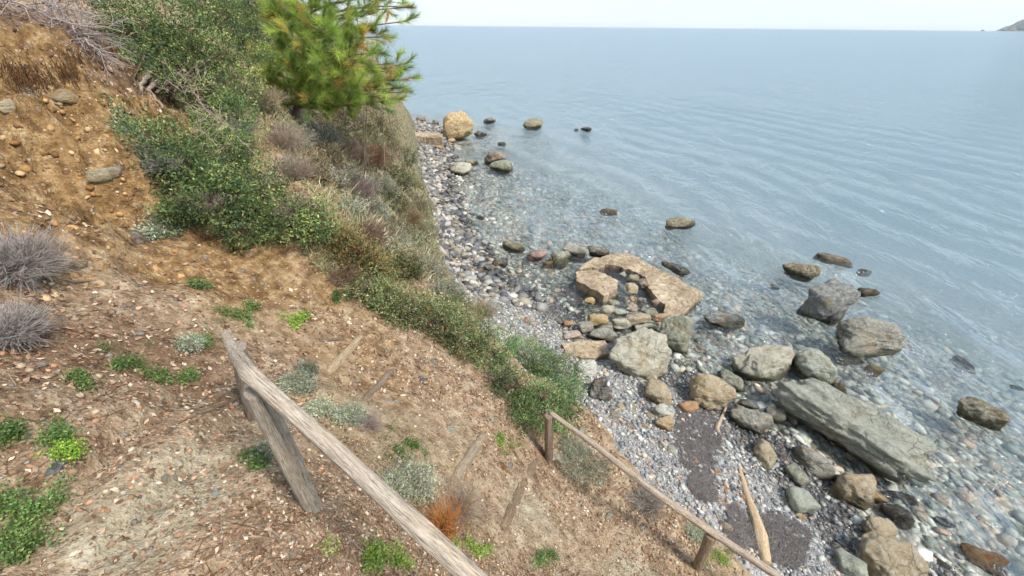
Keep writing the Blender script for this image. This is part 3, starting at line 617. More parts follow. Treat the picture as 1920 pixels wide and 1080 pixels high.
slab('broken_slab', [(1081, 508), (1118, 506), (1159, 527), (1156, 545), (1132, 557), (1112, 545), (1082, 527)], .19, .3, 'broken piece of concrete slab left of the platform pool', 'slab', seed=5)
slab('flat_slab', [(1052, 646), (1090, 640), (1134, 638), (1142, 662), (1118, 671), (1060, 668)], .36, .25, 'flat sandy concrete slab left of the biggest pale boulder', 'slab', seed=8)
slab('jetty_wall', [(777, 248), (830, 250), (829, 258), (779, 256)], .75, .8, 'low concrete jetty wall left of the big tan boulder', 'jetty', .02, 11)
slab('jetty_step', [(776, 259), (828, 263), (826, 268), (778, 268)], .3, .4, 'sandy concrete step in front of the jetty wall', 'step', .02, 12)

# ------------------------------------------------------------------ wooden rails, posts and log steps
def log(name, pts, rad, tint=(1, 1, 1), parent=None, n=60, m=28, seed=0, crack=None, groove=.05, knots=5, cap=True):
    """weathered pole through the given points; rad at each point"""
    g = np.random.default_rng(seed); pts = np.array(pts, float); t = np.linspace(0, len(pts) - 1, n)
    P = np.stack([np.interp(t, np.arange(len(pts)), pts[:, i]) for i in range(3)], -1)
    for _ in range(6): P[1:-1] = (P[:-2] + 2 * P[1:-1] + P[2:]) / 4
    r = np.interp(t, np.arange(len(pts)), rad); s = np.r_[0, np.cumsum(np.linalg.norm(np.diff(P, axis=0), axis=1))]
    T = np.gradient(P, axis=0); T /= np.linalg.norm(T, axis=1, keepdims=True); X = np.cross(T, [.2, .1, .95]); X /= np.linalg.norm(X, axis=1, keepdims=True); Y = np.cross(T, X)
    th = np.arange(m) * 2 * math.pi / m; TH, S_ = np.meshgrid(th, s); c, sn = np.cos(TH), np.sin(TH); rm = np.mean(rad)
    k = 1 + .10 * fbm(np.stack([c * 1.2, sn * 1.2, S_ * 3], -1) + seed, 3, seed) + groove * fbm(np.stack([c * 5, sn * 5, S_ * 2.5], -1) + seed, 3, seed + 9)
    for _ in range(knots):
        k0, s0 = g.uniform(0, 6.28), g.uniform(0, s[-1]); da = np.angle(np.exp(1j * (TH - k0))); k = k + .16 * np.exp(-(da / .35) ** 2 - ((S_ - s0) / .035) ** 2)
    if crack is not None:
        a0, w, s0, s1 = crack; vc = ORG - P[n // 2]; a0 = math.atan2(vc @ Y[n // 2], vc @ X[n // 2]) + a0; da = np.angle(np.exp(1j * (TH - a0 - .25 * np.sin(S_ * 4)))); k = k - .45 * np.exp(-(da / w) ** 2) * (1 / (1 + np.exp(-(S_ - s0) / .03))) * (1 / (1 + np.exp((S_ - s1) / .05)))
    Rr = r[:, None] * k; Vv = P[:, None, :] + Rr[..., None] * (c[..., None] * X[:, None, :] + sn[..., None] * Y[:, None, :])
    Vv = Vv.reshape(-1, 3); W = np.stack([c * rm * 6, sn * rm * 6, S_], -1).reshape(-1, 3)
    b = np.arange(n - 1)[:, None] * m; j = np.arange(m)[None]; F_ = np.stack([b + j, b + (j + 1) % m, b + m + (j + 1) % m, b + m + j], -1).reshape(-1, 4)
    cv = [P[0] - T[0] * rm * .12, P[-1] + T[-1] * rm * .12]; o0 = len(Vv); Vv = np.r_[Vv, cv]; W = np.r_[W, [[0, 0, 0], [0, 0, s[-1]]]]
    j = np.arange(m); q0 = np.stack([(j + 1) % m, j, np.full(m, o0), np.full(m, o0)], -1); q1 = np.stack([(n - 1) * m + j, (n - 1) * m + (j + 1) % m, np.full(m, o0 + 1), np.full(m, o0 + 1)], -1)
    bm = bmesh.new(); vv = [bm.verts.new(v) for v in Vv]; bm.verts.index_update()
    for f in F_: bm.faces.new([vv[i] for i in f]).smooth = True
    for f in np.r_[q0, q1]: bm.faces.new([vv[i] for i in f[:3]])
    bmesh.ops.recalc_face_normals(bm, faces=bm.faces[:]); me = bpy.data.meshes.new(name); bm.to_mesh(me); bm.free()
    me.attributes.new('wc', 'FLOAT_VECTOR', 'POINT').data.foreach_set('vector', W.astype(np.float32).ravel()); me.materials.append(M['wood'])
    o = bpy.data.objects.new(name, me); COL.objects.link(o); o.color = (*tint, 1)
    if parent: under(o, parent)
    return o
pb, pd = hit1(588, 952)
near_base = pb - np.array([0, 0, .25]); tr_ = ray(479, 731); k_ = np.hypot(pb[0], pb[1]) / np.hypot(tr_[0], tr_[1]); near_top = ORG + tr_ * k_
pb2, pd2 = hit1(470, 776); tr2 = ray(446, 648); k2 = np.hypot(pb2[0], pb2[1]) * .93 / np.hypot(tr2[0], tr2[1]); rear_top = ORG + tr2 * k2
rail_e = empty('wooden_handrail', pb, 'thick weathered log handrail in the foreground with its cracked post', 'handrail')
log('post', [near_base, (near_base + near_top) / 2, near_top], [.040, .041, .041], (1.06, 1.04, 1.0), rail_e, 110, 72, 3, crack=(.35, .04, .3, 1.1), knots=2)
log('post', [pb2 - np.array([0, 0, .2]), (pb2 + rear_top) / 2, rear_top], [.042, .04, .036], (.85, .84, .82), rail_e, 50, 28, 4)
dk = k_ - .05
log('rail', [at(423, 628, k2 * .97), at(440, 662, (k2 + dk) / 2 + .04), at(466, 698, dk + .03), at(513, 741, dk * .985), at(600, 820, dk * .955), at(735, 943, dk * .905), at(880, 1076, dk * .86), at(1010, 1195, dk * .82)],
    [.021, .024, .027, .028, .029, .030, .031, .032], (1.24, 1.22, 1.18), rail_e, 150, 48, 5, groove=.10, knots=9, crack=(-.7, .07, .3, 1.3))
p2, d2 = hit1(1030, 862); p3, d3 = hit1(1308, 1064)
def top_at(base, px, py, f=1.0): r = ray(px, py); return ORG + r * (np.hypot(base[0], base[1]) * f / np.hypot(r[0], r[1]))
t2, t3 = top_at(p2, 1029, 781), top_at(p3, 1333, 1004)
fr = empty('wooden_fence', p2, 'slim log fence rail on two short posts along the lower path', 'fence')
log('post', [p2 - [0, 0, .2], (p2 + t2) / 2, t2 + [0, 0, .02]], [.042, .041, .04], (.72, .62, .54), fr, 40, 20, 6)
log('post', [p3 - [0, 0, .2], (p3 + t3) / 2, t3], [.042, .041, .04], (.8, .7, .6), fr, 40, 20, 7)
dA, dB = np.dot(t2 - ORG, AZ), np.dot(t3 - ORG, AZ)
log('rail', [at(1032, 774, dA), at(1120, 838, dA * .955), at(1230, 925, dA * .90), at(1332, 996, dB), at(1460, 1082, dB * .95), at(1600, 1180, dB * .90)], [.024, .028, .030, .032, .032, .032], (1.02, .96, .9), fr, 110, 24, 8, groove=.06)
for i, (a, b, rad, tint, lab) in enumerate([((612, 700), (676, 630), .042, (1.05, .93, .72), 'pale yellowish log step, uppermost on the stepped path'), ((682, 750), (734, 695), .03, (.62, .54, .48), 'thin dark log step below the pale yellowish one'),
                                            ((852, 897), (904, 816), .042, (.9, .82, .72), 'grey log step halfway down the stepped path'), ((936, 990), (1002, 862), .05, (.6, .5, .4), 'brown half buried log step nearest the lower fence'),
                                            ((548, 672), (556, 690), .02, (.7, .6, .5), 'short dark stub of wood beside the upper log step'), ((600, 640), (648, 636), .014, (.5, .44, .4), 'thin dark stick lying above the uppermost log step')]):
    A_, B_ = hit1(*a)[0], hit1(*b)[0]; u = np.array([0, 0, rad * ((-.3, -.2, -.35, -.9)[i] if i < 4 else .3)])
    PL = [hit1(a[0] + (b[0] - a[0]) * f, a[1] + (b[1] - a[1]) * f)[0] + u for f in np.linspace(0, 1, 7)]
    o = log('log_step' if i < 4 else 'stick', PL, [rad * .8] + [rad] * 5 + [rad * .75], tint, None, 40, 20, 20 + i, groove=.12)
    rebase(o, (A_ + B_) / 2); tag(o, lab, 'log step' if i < 4 else 'stick', 'log steps' if i < 4 else None)
def branch_thing(name, pts, rad, tint, label, cat='branch', lift=.5, seed=0):
    P = [hit1(x, y)[0] + np.array([0, 0, r * lift]) for (x, y), r in zip(pts, rad)]; o = log(name, P, rad, tint, None, 70, 16, seed, groove=.12, knots=3); rebase(o, np.mean(P, 0)); return tag(o, label, cat)
branch_thing('driftwood', [(1386, 880), (1398, 925), (1412, 965), (1424, 1005), (1434, 1058)], [.03, .045, .07, .09, .06], (1.35, 1.18, .92), 'pale driftwood trunk lying on the grey beach behind the fence', 'driftwood', .4, 31)
branch_thing('driftwood', [(1362, 762), (1352, 785), (1343, 805), (1350, 818), (1364, 830)], [.02, .03, .045, .03, .015], (1.2, 1.12, .98), 'grey forked driftwood beside the round tan boulder', 'driftwood', .5, 32)
branch_thing('dead_branch', [(108, 522), (140, 530), (170, 527), (204, 532)], [.006, .01, .009, .006], (.62, .52, .44), 'thin crooked dead branch at the foot of the bank', 'branch', .6, 33)
branch_thing('dead_branch', [(285, 806), (330, 796), (375, 778), (440, 752)], [.006, .007, .007, .004], (.6, .52, .46), 'long thin twig lying along the path edge', 'branch', .6, 34)

# ------------------------------------------------------------------ vegetation
LEAF = np.array([(0, 0, 0), (.32, .45, .06), (0, 1, 0), (-.32, .45, .06)]); LEAFF = np.array([[0, 1, 2, 3]])
def vary(base, n, dv=.25, dh=.12):
    base = np.asarray(base); v = base[None] * (1 + rng.normal(0, dv, (n, 1))) * (1 + rng.normal(0, dh, (n, 3))); return np.clip(v, .004, .95)
def lobes_from(px_lobes):
    """(px, py, radius px, offset towards the camera in metres) on the terrain -> world centres and radii"""
    C, Rr = [], []
    for px, py, r, off in px_lobes:
        if off < 0: c = at(px, py, -off); d = -off
        else: q_, d = hit1(px, py); d = max(d - off, 1.0); c = at(px, py, d)
        C.append(c); Rr.append(r * d / FPX)
    return np.array(C), np.array(Rr)
def shrub(name, lobes, label, cat='shrub', cols=((48, 74, 34), (82, 104, 48), (120, 130, 66)), wts=(.5, .38, .12), twigs=500, leaves=14, leaf=.028, aspect=.5, tl=.16, base=None, group=None, stem=(96, 84, 72), stems=14, squash=.85, dry=0., up=.35, sr=.016):
    C, Rr = lobes_from(lobes); g = rng; w = Rr ** 2 / (Rr ** 2).sum(); k = g.choice(len(C), twigs, p=w)
    D = rand_dirs(twigs); D[:, 2] = D[:, 2] * .9 + .12; rad = g.uniform(.35, 1.0, twigs) ** .45
    lump = 1 + .28 * fbm(D * 2.2 + k[:, None] * 5., 3, 3)
    tip = C[k] + D * (Rr[k] * rad * lump)[:, None] * np.array([1, 1, squash]); tip[:, 2] = np.maximum(tip[:, 2], gz(tip[:, 0], tip[:, 1]) + .03)
    od = D + np.array([0, 0, up]) + g.normal(0, .45, (twigs, 3)); od /= np.linalg.norm(od, axis=1, keepdims=True)
    b = C.mean(0) if base is None else np.asarray(base, float); b = np.array([b[0], b[1], gz(b[0], b[1])])
    e = empty(name, b, label, cat, group)
    # leaves along each twig
    n = twigs * leaves; T = np.repeat(np.arange(twigs), leaves); f = g.uniform(-.5, .5, n)
    P = tip[T] + od[T] * (f * tl)[:, None] + g.normal(0, .012 + leaf * .35, (n, 3))
    ld = od[T] * .7 + rand_dirs(n) * .9 + np.array([0, 0, .15]); ld /= np.linalg.norm(ld, axis=1, keepdims=True)
    up_ = rand_dirs(n) * .7 + np.array([0, 0, .9]); x = np.cross(ld, up_); x /= np.linalg.norm(x, axis=1, keepdims=True) + 1e-9; z = np.cross(x, ld)
    Rm = np.stack([x, ld, z], 2); s = leaf * (.45 + 1.1 * g.random(n)); S = np.stack([s * aspect * 1.4, s, s], -1)
    tc = g.choice(len(cols), twigs, p=np.array(wts) / sum(wts)); base_c = np.array([lin(*c) for c in cols])[tc] * (g.uniform(.8, 1.2, (twigs, 1)) * (1 + .45 * fbm(tip * 2.2, 2, 17))[:, None]); col = np.clip(base_c[T] * g.uniform(.8, 1.2, (n, 1)) * (1 + g.normal(0, .06, (n, 3))), .004, .9)
    if dry:
        dm = g.random(n) < dry; col[dm] = lin(176, 120, 60) * g.uniform(.6, 1.2, (dm.sum(), 1))
    Vv, Ff, Cc = scatter(LEAF, LEAFF, P, Rm, S, col); tag(under(mesh_np('foliage', Vv, Ff, M['leaf'], Cc, smooth=False), e), kind='stuff')
    # stems from the base to the lobes and twigs from stems to the tips
    q_ = g.choice(twigs, min(twigs, stems * 12), replace=False); org = C[k[q_]] - D[q_] * .0 + np.array([0, 0, -.25]) * Rr[k[q_]][:, None]
    t5 = np.linspace(0, 1, 6)[None, :, None]; mid = (org + tip[q_]) / 2 + g.normal(0, .05, (len(q_), 3))
    TP = (1 - t5) ** 2 * org[:, None] + 2 * t5 * (1 - t5) * mid[:, None] + t5 ** 2 * (tip[q_] + od[q_] * tl * .3)[:, None]; TP += g.normal(0, .008, TP.shape)
    V1, F1 = tubes(TP, np.linspace(sr * .38, sr * .12, 6)[None] * np.ones((len(q_), 1)), 3)
    ks = g.choice(len(C), stems, p=w); bs = b + g.normal(0, .3, (stems, 3)) * Rr.mean() * np.array([1, 1, .05]); m2 = (bs + C[ks]) / 2 + g.normal(0, .3, (stems, 3)) * Rr.mean(); SP = (1 - t5) ** 2 * bs[:, None] + 2 * t5 * (1 - t5) * m2[:, None] + t5 ** 2 * C[ks][:, None]
    V2, F2 = tubes(SP, np.linspace(sr, sr * .35, 6)[None] * np.ones((stems, 1)), 5)
    Vj, Fj, Cj = join([(V1, F1, vary(lin(*stem), len(V1), .1, .03)), (V2, F2, vary(lin(*stem), len(V2), .1, .03))]); tag(under(mesh_np('stems', Vj, Fj, M['bark'], Cj), e), kind='stuff')
    return e
def twig_mass(b, Rr, n, up=.6, seed=0, r0=.004, fork=3, squash=.8, col=(150, 138, 130), spread=1., K=6, curl=.12, length=(.6, 1.05)):
    """bare twigs radiating from b; returns V, F, C"""
    g = np.random.default_rng(seed); D = g.normal(size=(n, 3)) * np.array([spread, spread, .8]); D[:, 2] = np.abs(D[:, 2]) + up; D /= np.linalg.norm(D, axis=1, keepdims=True)
    L_ = Rr * g.uniform(*length, n); t = np.linspace(0, 1, K)[None, :, None]; bend = g.normal(0, curl, (n, 3)) * Rr
    O = b + g.normal(0, .12, (n, 3)) * Rr * np.array([1, 1, .2])
    P = O[:, None] + D[:, None] * L_[:, None, None] * t * np.array([1, 1, squash]) + bend[:, None] * t ** 2 + np.cumsum(g.normal(0, .018 * Rr, (n, K, 3)), 1) * t
    parts = []; Rd = r0 * np.linspace(1, .35, K)[None] * g.uniform(.6, 1.2, (n, 1)); parts.append((*tubes(P, Rd, 3), None))
    if fork:
        m = n * fork; i = g.integers(0, n, m); j = g.integers(K // 3, K - 1, m); o0 = P[i, j]; dd = (P[i, j + 1] - P[i, j]); dd /= np.linalg.norm(dd, axis=1, keepdims=True) + 1e-9
        dd = dd + g.normal(0, .55, (m, 3)); dd /= np.linalg.norm(dd, axis=1, keepdims=True); l2 = Rr * g.uniform(.15, .4, m); t4 = np.linspace(0, 1, 4)[None, :, None]
        P2 = o0[:, None] + dd[:, None] * l2[:, None, None] * t4 + np.cumsum(g.normal(0, .012 * Rr, (m, 4, 3)), 1) * t4
        parts.append((*tubes(P2, r0 * .5 * np.linspace(1, .5, 4)[None] * np.ones((m, 1)), 3), None))
    out = []
    for V_, F_, _ in parts: out.append((V_, F_, vary(lin(*col), len(V_) // 3, .14, .04).repeat(3, 0)[:len(V_)] if len(V_) % 3 == 0 else vary(lin(*col), len(V_), .1, .03)))
    return join(out)
def dry_shrub(name, px, py, rpx, n, label, cat='dry shrub', off=.0, **k):
    q_, d = hit1(px, py); d -= off; c = at(px, py, d); Rr = rpx * d / FPX; c = c - np.array([0, 0, Rr * .55]); gzz = gz(c[0], c[1]); c[2] = max(c[2], gzz - .02) if off == 0 else c[2]
    V_, F_, C_ = twig_mass(c, Rr * 1.15, n, **k); o = mesh_np(name, V_, F_, M['dry'], C_); rebase(o, c); return tag(o, label, cat)

MASTIC = ((72, 96, 58), (108, 128, 74), (158, 166, 100))
shrub('mastic_shrub', [(300, 40, 90, .55), (390, 30, 80, .5), (350, 110, 70, .5), (430, 95, 70, .5), (300, 120, 55, .4), (440, 170, 55, .4), (240, 50, 60, .5), (390, 190, 55, .4), (272, 112, 40, .6), (300, 150, 35, .5), (455, 30, 50, .5)], 'large green mastic shrub overhanging the top of the earth bank', 'shrub', MASTIC, (.36, .4, .24), 3000, 20, .027, base=hit1(285, 175)[0], stems=22)
shrub('mastic_shrub', [(300, 265, 55, .25), (350, 320, 65, .3), (420, 300, 70, .35), (400, 380, 70, .3), (480, 360, 65, .3), (460, 430, 50, .25), (540, 410, 60, .25), (590, 425, 42, .2), (340, 400, 40, .2), (430, 240, 60, .3)], 'green mastic shrub spilling down the slope in the middle of the bank', 'shrub', MASTIC, (.42, .38, .2), 2000, 20, .026, base=hit1(420, 360)[0], stems=26)
shrub('dark_shrub', [(440, 20, 70, .5), (470, 90, 60, .4), (500, 40, 70, .5), (455, 60, 55, .4), (490, 140, 45, .3), (480, -10, 60, .5)], 'dark olive shrub behind the pine on the upper slope', 'shrub', ((62, 76, 46), (94, 104, 66), (130, 132, 94)), (.5, .4, .1), 1300, 13, .036, base=at(470, 150, 7.8), stems=10)
shrub('dark_shrub', [(690, 120, 60, .5), (640, 150, 60, .5), (720, 180, 45, .4), (600, 90, 60, .5), (560, 40, 60, .5), (640, 50, 60, .5), (700, 60, 50, .5), (560, 130, 50, .4), (580, 190, 45, .4), (735, 150, 35, .4), (610, 0, 60, .5), (680, 10, 60, .5)], 'dark shrub growing behind and under the pine crown', 'shrub', ((64, 74, 46), (96, 100, 66), (134, 128, 98)), (.5, .4, .1), 2400, 13, .042, base=at(640, 240, 9.2), stems=10)
shrub('rim_shrub', [(760, 585, 48, .18), (820, 605, 55, .25), (880, 640, 50, .25), (720, 565, 38, .14), (850, 590, 40, .2), (690, 540, 34, .12)], 'olive green shrub on the cliff edge left of the bright green one', 'shrub', ((88, 104, 64), (120, 130, 84), (158, 158, 118)), (.4, .4, .2), 1700, 13, .026, base=hit1(800, 620)[0], dry=.06, stems=16)
shrub('rim_shrub', [(925, 655, 52, .28), (990, 685, 62, .35), (1040, 715, 56, .35), (960, 725, 45, .25), (1020, 762, 55, .3), (1062, 742, 36, .3), (985, 780, 32, .15), (1060, 780, 28, .25)], 'bright green rounded shrub above the lower fence post', 'shrub', ((74, 104, 58), (108, 134, 76), (156, 170, 112)), (.38, .4, .22), 2500, 14, .025, base=hit1(1000, 745)[0], stems=18)
shrub('cliff_shrub', [(745, 340, 35, .3), (735, 385, 32, .3), (760, 300, 24, .3)], 'dark green shrub clinging to the far cliff above the shore', 'shrub', ((52, 66, 34), (80, 94, 50), (112, 112, 66)), (.5, .4, .1), 700, 12, .04, base=hit1(745, 370)[0], stems=8)
shrub('cliff_shrub', [(620, 235, 40, .3), (680, 225, 45, .3), (640, 210, 40, .3), (720, 245, 30, .3)], 'dull green shrub under the pine on the far spur', 'shrub', ((66, 72, 44), (98, 96, 62), (130, 120, 92)), (.5, .35, .15), 800, 12, .036, base=hit1(660, 240)[0], stems=12, dry=.1)
shrub('cliff_shrub', [(790, 425, 28, .2), (770, 450, 30, .2), (805, 470, 20, .15)], 'grey green low shrub on the cliff foot above the pebbles', 'shrub', ((110, 116, 84), (138, 142, 108), (160, 158, 130)), (.4, .4, .2), 600, 12, .03, base=hit1(785, 455)[0], stems=8)
shrub('cliff_shrub', [(665, 475, 40, .1), (700, 505, 40, .1), (640, 450, 30, .1)], 'straw and olive scrub along the rim below the big mastic shrub', 'shrub', ((112, 108, 66), (140, 132, 86), (90, 98, 56)), (.4, .35, .25), 700, 12, .026, base=hit1(670, 490)[0], stems=10, dry=.15)
for i, (px, py, r, pal, lab) in enumerate([(620, 300, 30, 0, 'brown thorny scrub left on the far cliff'), (665, 260, 34, 1, 'olive scrub high on the far cliff under the pine'), (705, 300, 30, 0, 'rust brown scrub in the middle of the far cliff'), (650, 335, 26, 2, 'grey scrub left of the mauve dry shrub'), (725, 270, 26, 1, 'olive scrub near the far cliff edge'), (715, 350, 24, 2, 'grey green scrub above the dark cliff shrub'), (770, 345, 20, 1, 'green scrub at the far cliff edge'), (780, 385, 22, 0, 'brown scrub at the cliff edge above the shore'), (690, 385, 26, 2, 'silver grey scrub below the mauve shrub'), (745, 430, 26, 0, 'brown scrub over the silver cliff shrub'), (610, 260, 28, 2, 'pale grey scrub right of the pine trunk'), (840, 545, 24, 2, 'grey scrub on the rim above the upper beach'), (580, 330, 26, 0, 'tan scrub on the near rim below the pine'), (800, 500, 26, 2, 'silver grey scrub at the foot of the near rim'), (755, 500, 30, 1, 'olive scrub on the slope behind the rim')]):
    cols = [((124, 108, 82), (148, 132, 104), (108, 116, 82)), ((92, 100, 60), (118, 122, 76), (146, 134, 100)), ((138, 140, 122), (162, 160, 144), (120, 118, 98))][pal]
    shrub('cliff_scrub', [(px, py, r, .15), (px + r * .7, py + r * .3, r * .7, .12), (px - r * .7, py + r * .2, r * .7, .12)], lab, 'scrub', cols, (.4, .35, .25), 340, 12, .034, .42, stems=6, sr=.008, group='scrub on the cliff')
SILVER = ((146, 152, 128), (174, 178, 154), (124, 130, 102))
for i, (px, py, r, lab) in enumerate([(560, 720, 28, 'silver grey herb clump right of the top of the cracked post'), (577, 695, 14, 'small silver herb tuft beside the upper log step'), (600, 768, 18, 'silver herb tuft under the middle of the thick rail'), (655, 780, 26, 'silver herb clump in the dry grass below the thick rail'),
                                      (770, 905, 50, 'broad silver herb clump left of the orange dead sprig'), (1100, 875, 44, 'silver grey bush just right of the lower fence post'), (1075, 840, 26, 'silver herb tuft directly behind the lower fence post'), (1310, 1000, 20, 'silver herb tuft by the right post of the slim fence'),
                                      (740, 455, 34, 'silver shrub on the cliff below the pale rim'), (660, 395, 22, 'pale silver shrub on the far side of the rim'), (712, 405, 18, 'silver tuft on the far cliff slope'), (300, 435, 26, 'silver green trailing herb on the stone under the bank'), (500, 850, 16, 'flat silver herb tuft right of the cracked post foot'), (360, 645, 16, 'grey green herb tuft left of the rail end'),
                                      (560, 260, 30, 'grey silver shrub below the pine trunk'), (285, 290, 30, 'grey shrub patch inside the left side of the mastic')]):
    shrub('silver_herb', [(px, py, r, .04), (px + r * .5, py + r * .2, r * .6, .03), (px - r * .5, py + r * .15, r * .6, .03)], lab, 'herb', SILVER, (.45, .35, .2), int(110 + r * 5), 13, .016 if py > 480 else .026, .35, .06 if py > 480 else .1, stems=5, sr=.003, group='silver herbs', stem=(140, 130, 112))
GREEN = ((78, 106, 56), (100, 126, 66), (128, 146, 84))
for i, (px, py, r, lab) in enumerate([(558, 600, 20, 'bright green leafy weed alone above the rail end'), (235, 672, 46, 'low green weed mat left of the rail end'), (110, 818, 30, 'small green weed patch at the left beside a grey stone'), (125, 852, 28, 'yellow green weed at the left path edge'), (55, 940, 50, 'broad fine leaved green mat at the left edge'), (40, 1010, 55, 'feathery green mat in the lower left corner'),
                                      (712, 1050, 58, 'bright green leafy weed at the bottom beside the thick rail'), (755, 845, 38, 'dark green weed right of the thick rail'), (893, 1028, 24, 'yellow green weed right of the orange dead sprig'), (1010, 1050, 30, 'pale green weed at the bottom centre'), (480, 870, 22, 'small green weed left of the cracked post foot'), (380, 640, 22, 'thin green weed left above the rail end'), (460, 590, 34, 'scattered green weeds below the mastic'), (375, 540, 20, 'tiny green weed on the brown slope'),
                                      (300, 708, 20, 'small green weed right of the low weed mat'), (345, 712, 18, 'lone green sprig near the rock rib'), (20, 812, 22, 'green sprig at the far left edge'), (950, 830, 28, 'green herb below the bright green shrub'), (1345, 1050, 28, 'yellow green grass tuft right of the slim fence post'), (160, 715, 14, 'little green seedling in the brown litter'), (640, 560, 22, 'green grass patch on the cliff rim')]):
    r *= .82; dk_ = 'dark' in lab; yl = 'yellow' in lab or 'bright' in lab
    cols = ((52, 88, 36), (78, 112, 48), (104, 132, 60)) if dk_ else ((108, 140, 52), (134, 164, 64), (160, 180, 84)) if yl else GREEN
    shrub('green_weed', [(px + rng.normal(0, .62) * r, py + rng.normal(0, .34) * r, r * rng.uniform(.12, .36), .015) for _ in range(9)], lab, 'weed', cols, (.4, .4, .2), int(70 + r * 3.4), 8, .0105 if py > 620 else .014, .62, .045, stems=4, sr=.0018, squash=.3, group='green weeds', stem=(110, 120, 60))
# bare twig shrubs
for a in [dict(px=14, py=476, rpx=66, n=1500, length=(.25, 1.1), curl=.3, label='round grey leafless shrub at the left edge of the slope', seed=1, r0=.003, col=(166, 156, 148), off=.12, up=.25),
          dict(px=2, py=610, rpx=50, n=1200, length=(.25, 1.1), curl=.3, label='lower grey leafless shrub at the left edge', seed=2, r0=.003, col=(166, 157, 150), off=.1, up=.25),
          dict(px=430, py=235, rpx=48, n=200, label='pale grey twigs tangled through the middle of the mastic', seed=31, col=(178, 166, 154), off=.35, fork=4, r0=.0035),
          dict(px=470, py=330, rpx=50, n=200, label='pale twigs tangled over the right side of the mastic', seed=32, col=(176, 162, 148), off=.38, fork=4, r0=.0035),
          dict(px=300, py=300, rpx=36, n=160, label='grey twigs tangled at the left side of the mastic', seed=33, col=(172, 166, 156), off=.3, fork=4, r0=.003),
          dict(px=375, py=375, rpx=40, n=160, label='grey brown twigs at the lower left of the mastic', seed=34, col=(166, 150, 134), off=.32, fork=4, r0=.003),
          dict(px=550, py=380, rpx=38, n=160, label='fawn twigs at the right end of the mastic', seed=35, col=(178, 160, 138), off=.3, fork=4, r0=.0035),
          dict(px=415, py=150, rpx=40, n=120, label='fawn twigs on the upper mastic', seed=36, col=(176, 158, 134), off=.4, fork=4, r0=.0035),
          dict(px=520, py=250, rpx=55, n=260, label='pinkish dry twig shrub between mastic and pine', seed=3, col=(170, 152, 134), off=.2, fork=4),
          dict(px=545, py=310, rpx=50, n=240, label='pale dry twig shrub below the pine trunk', seed=4, col=(166, 150, 136), off=.2, fork=4),
          dict(px=490, py=175, rpx=45, n=200, label='fawn dry shrub beside the upper mastic', seed=5, col=(168, 150, 124), off=.2, fork=4),
          dict(px=660, py=350, rpx=48, n=300, label='mauve dry shrub on the slope past the rim', seed=6, col=(146, 128, 122), off=.2, fork=4, r0=.006),
          dict(px=690, py=430, rpx=40, n=260, label='brown dry shrub above the silver cliff shrub', seed=7, col=(138, 116, 98), off=.15, fork=4, r0=.005),
          dict(px=640, py=270, rpx=50, n=260, label='grey dry bramble under the pine', seed=8, col=(140, 122, 110), off=.2, fork=4, r0=.006),
          dict(px=690, py=285, rpx=45, n=260, label='reddish dry bramble on the far cliff', seed=9, col=(132, 98, 78), off=.2, fork=4, r0=.007),
          dict(px=690, py=800, rpx=36, n=260, label='pale mauve dry tuft in the middle of the stepped slope', seed=10, col=(168, 152, 146), r0=.0018),
          dict(px=855, py=955, rpx=58, n=420, label='dry grey tuft around the orange dead sprig', seed=11, col=(170, 154, 138), r0=.0018),
          dict(px=1215, py=945, rpx=40, n=320, label='pale dry tuft on the path edge below the slim rail', seed=12, col=(172, 164, 152), r0=.0025),
          dict(px=640, py=520, rpx=40, n=260, label='dry twiggy tuft on the rim below the mastic', seed=13, col=(150, 128, 104), fork=4, r0=.003),
          dict(px=905, py=590, rpx=38, n=260, label='fawn dry tuft on the rim above the pebbles', seed=14, col=(160, 144, 112), fork=3, r0=.003),
          dict(px=930, py=715, rpx=36, n=260, label='mauve dry stems inside the rim shrubs', seed=15, col=(138, 118, 112), off=.1, fork=3, r0=.003),
          dict(px=760, py=400, rpx=40, n=260, label='brown dry growth on the far cliff edge', seed=16, col=(146, 122, 92), off=.1, fork=3, r0=.006)]:
    dry_shrub('dry_shrub', **a)
# orange dead pine sprig
q_, d = hit1(832, 1000); parts = []
V_, F_, C_ = twig_mass(q_, .22, 330, up=1.6, seed=21, r0=.0022, fork=1, col=(190, 132, 78), spread=.6, curl=.3, squash=1, length=(.4, 1.1)); tag(rebase(mesh_np('dead_pine_sprig', V_, F_, M['dry'], C_), q_), 'orange dead pine sprig standing on the slope', 'dead sprig')
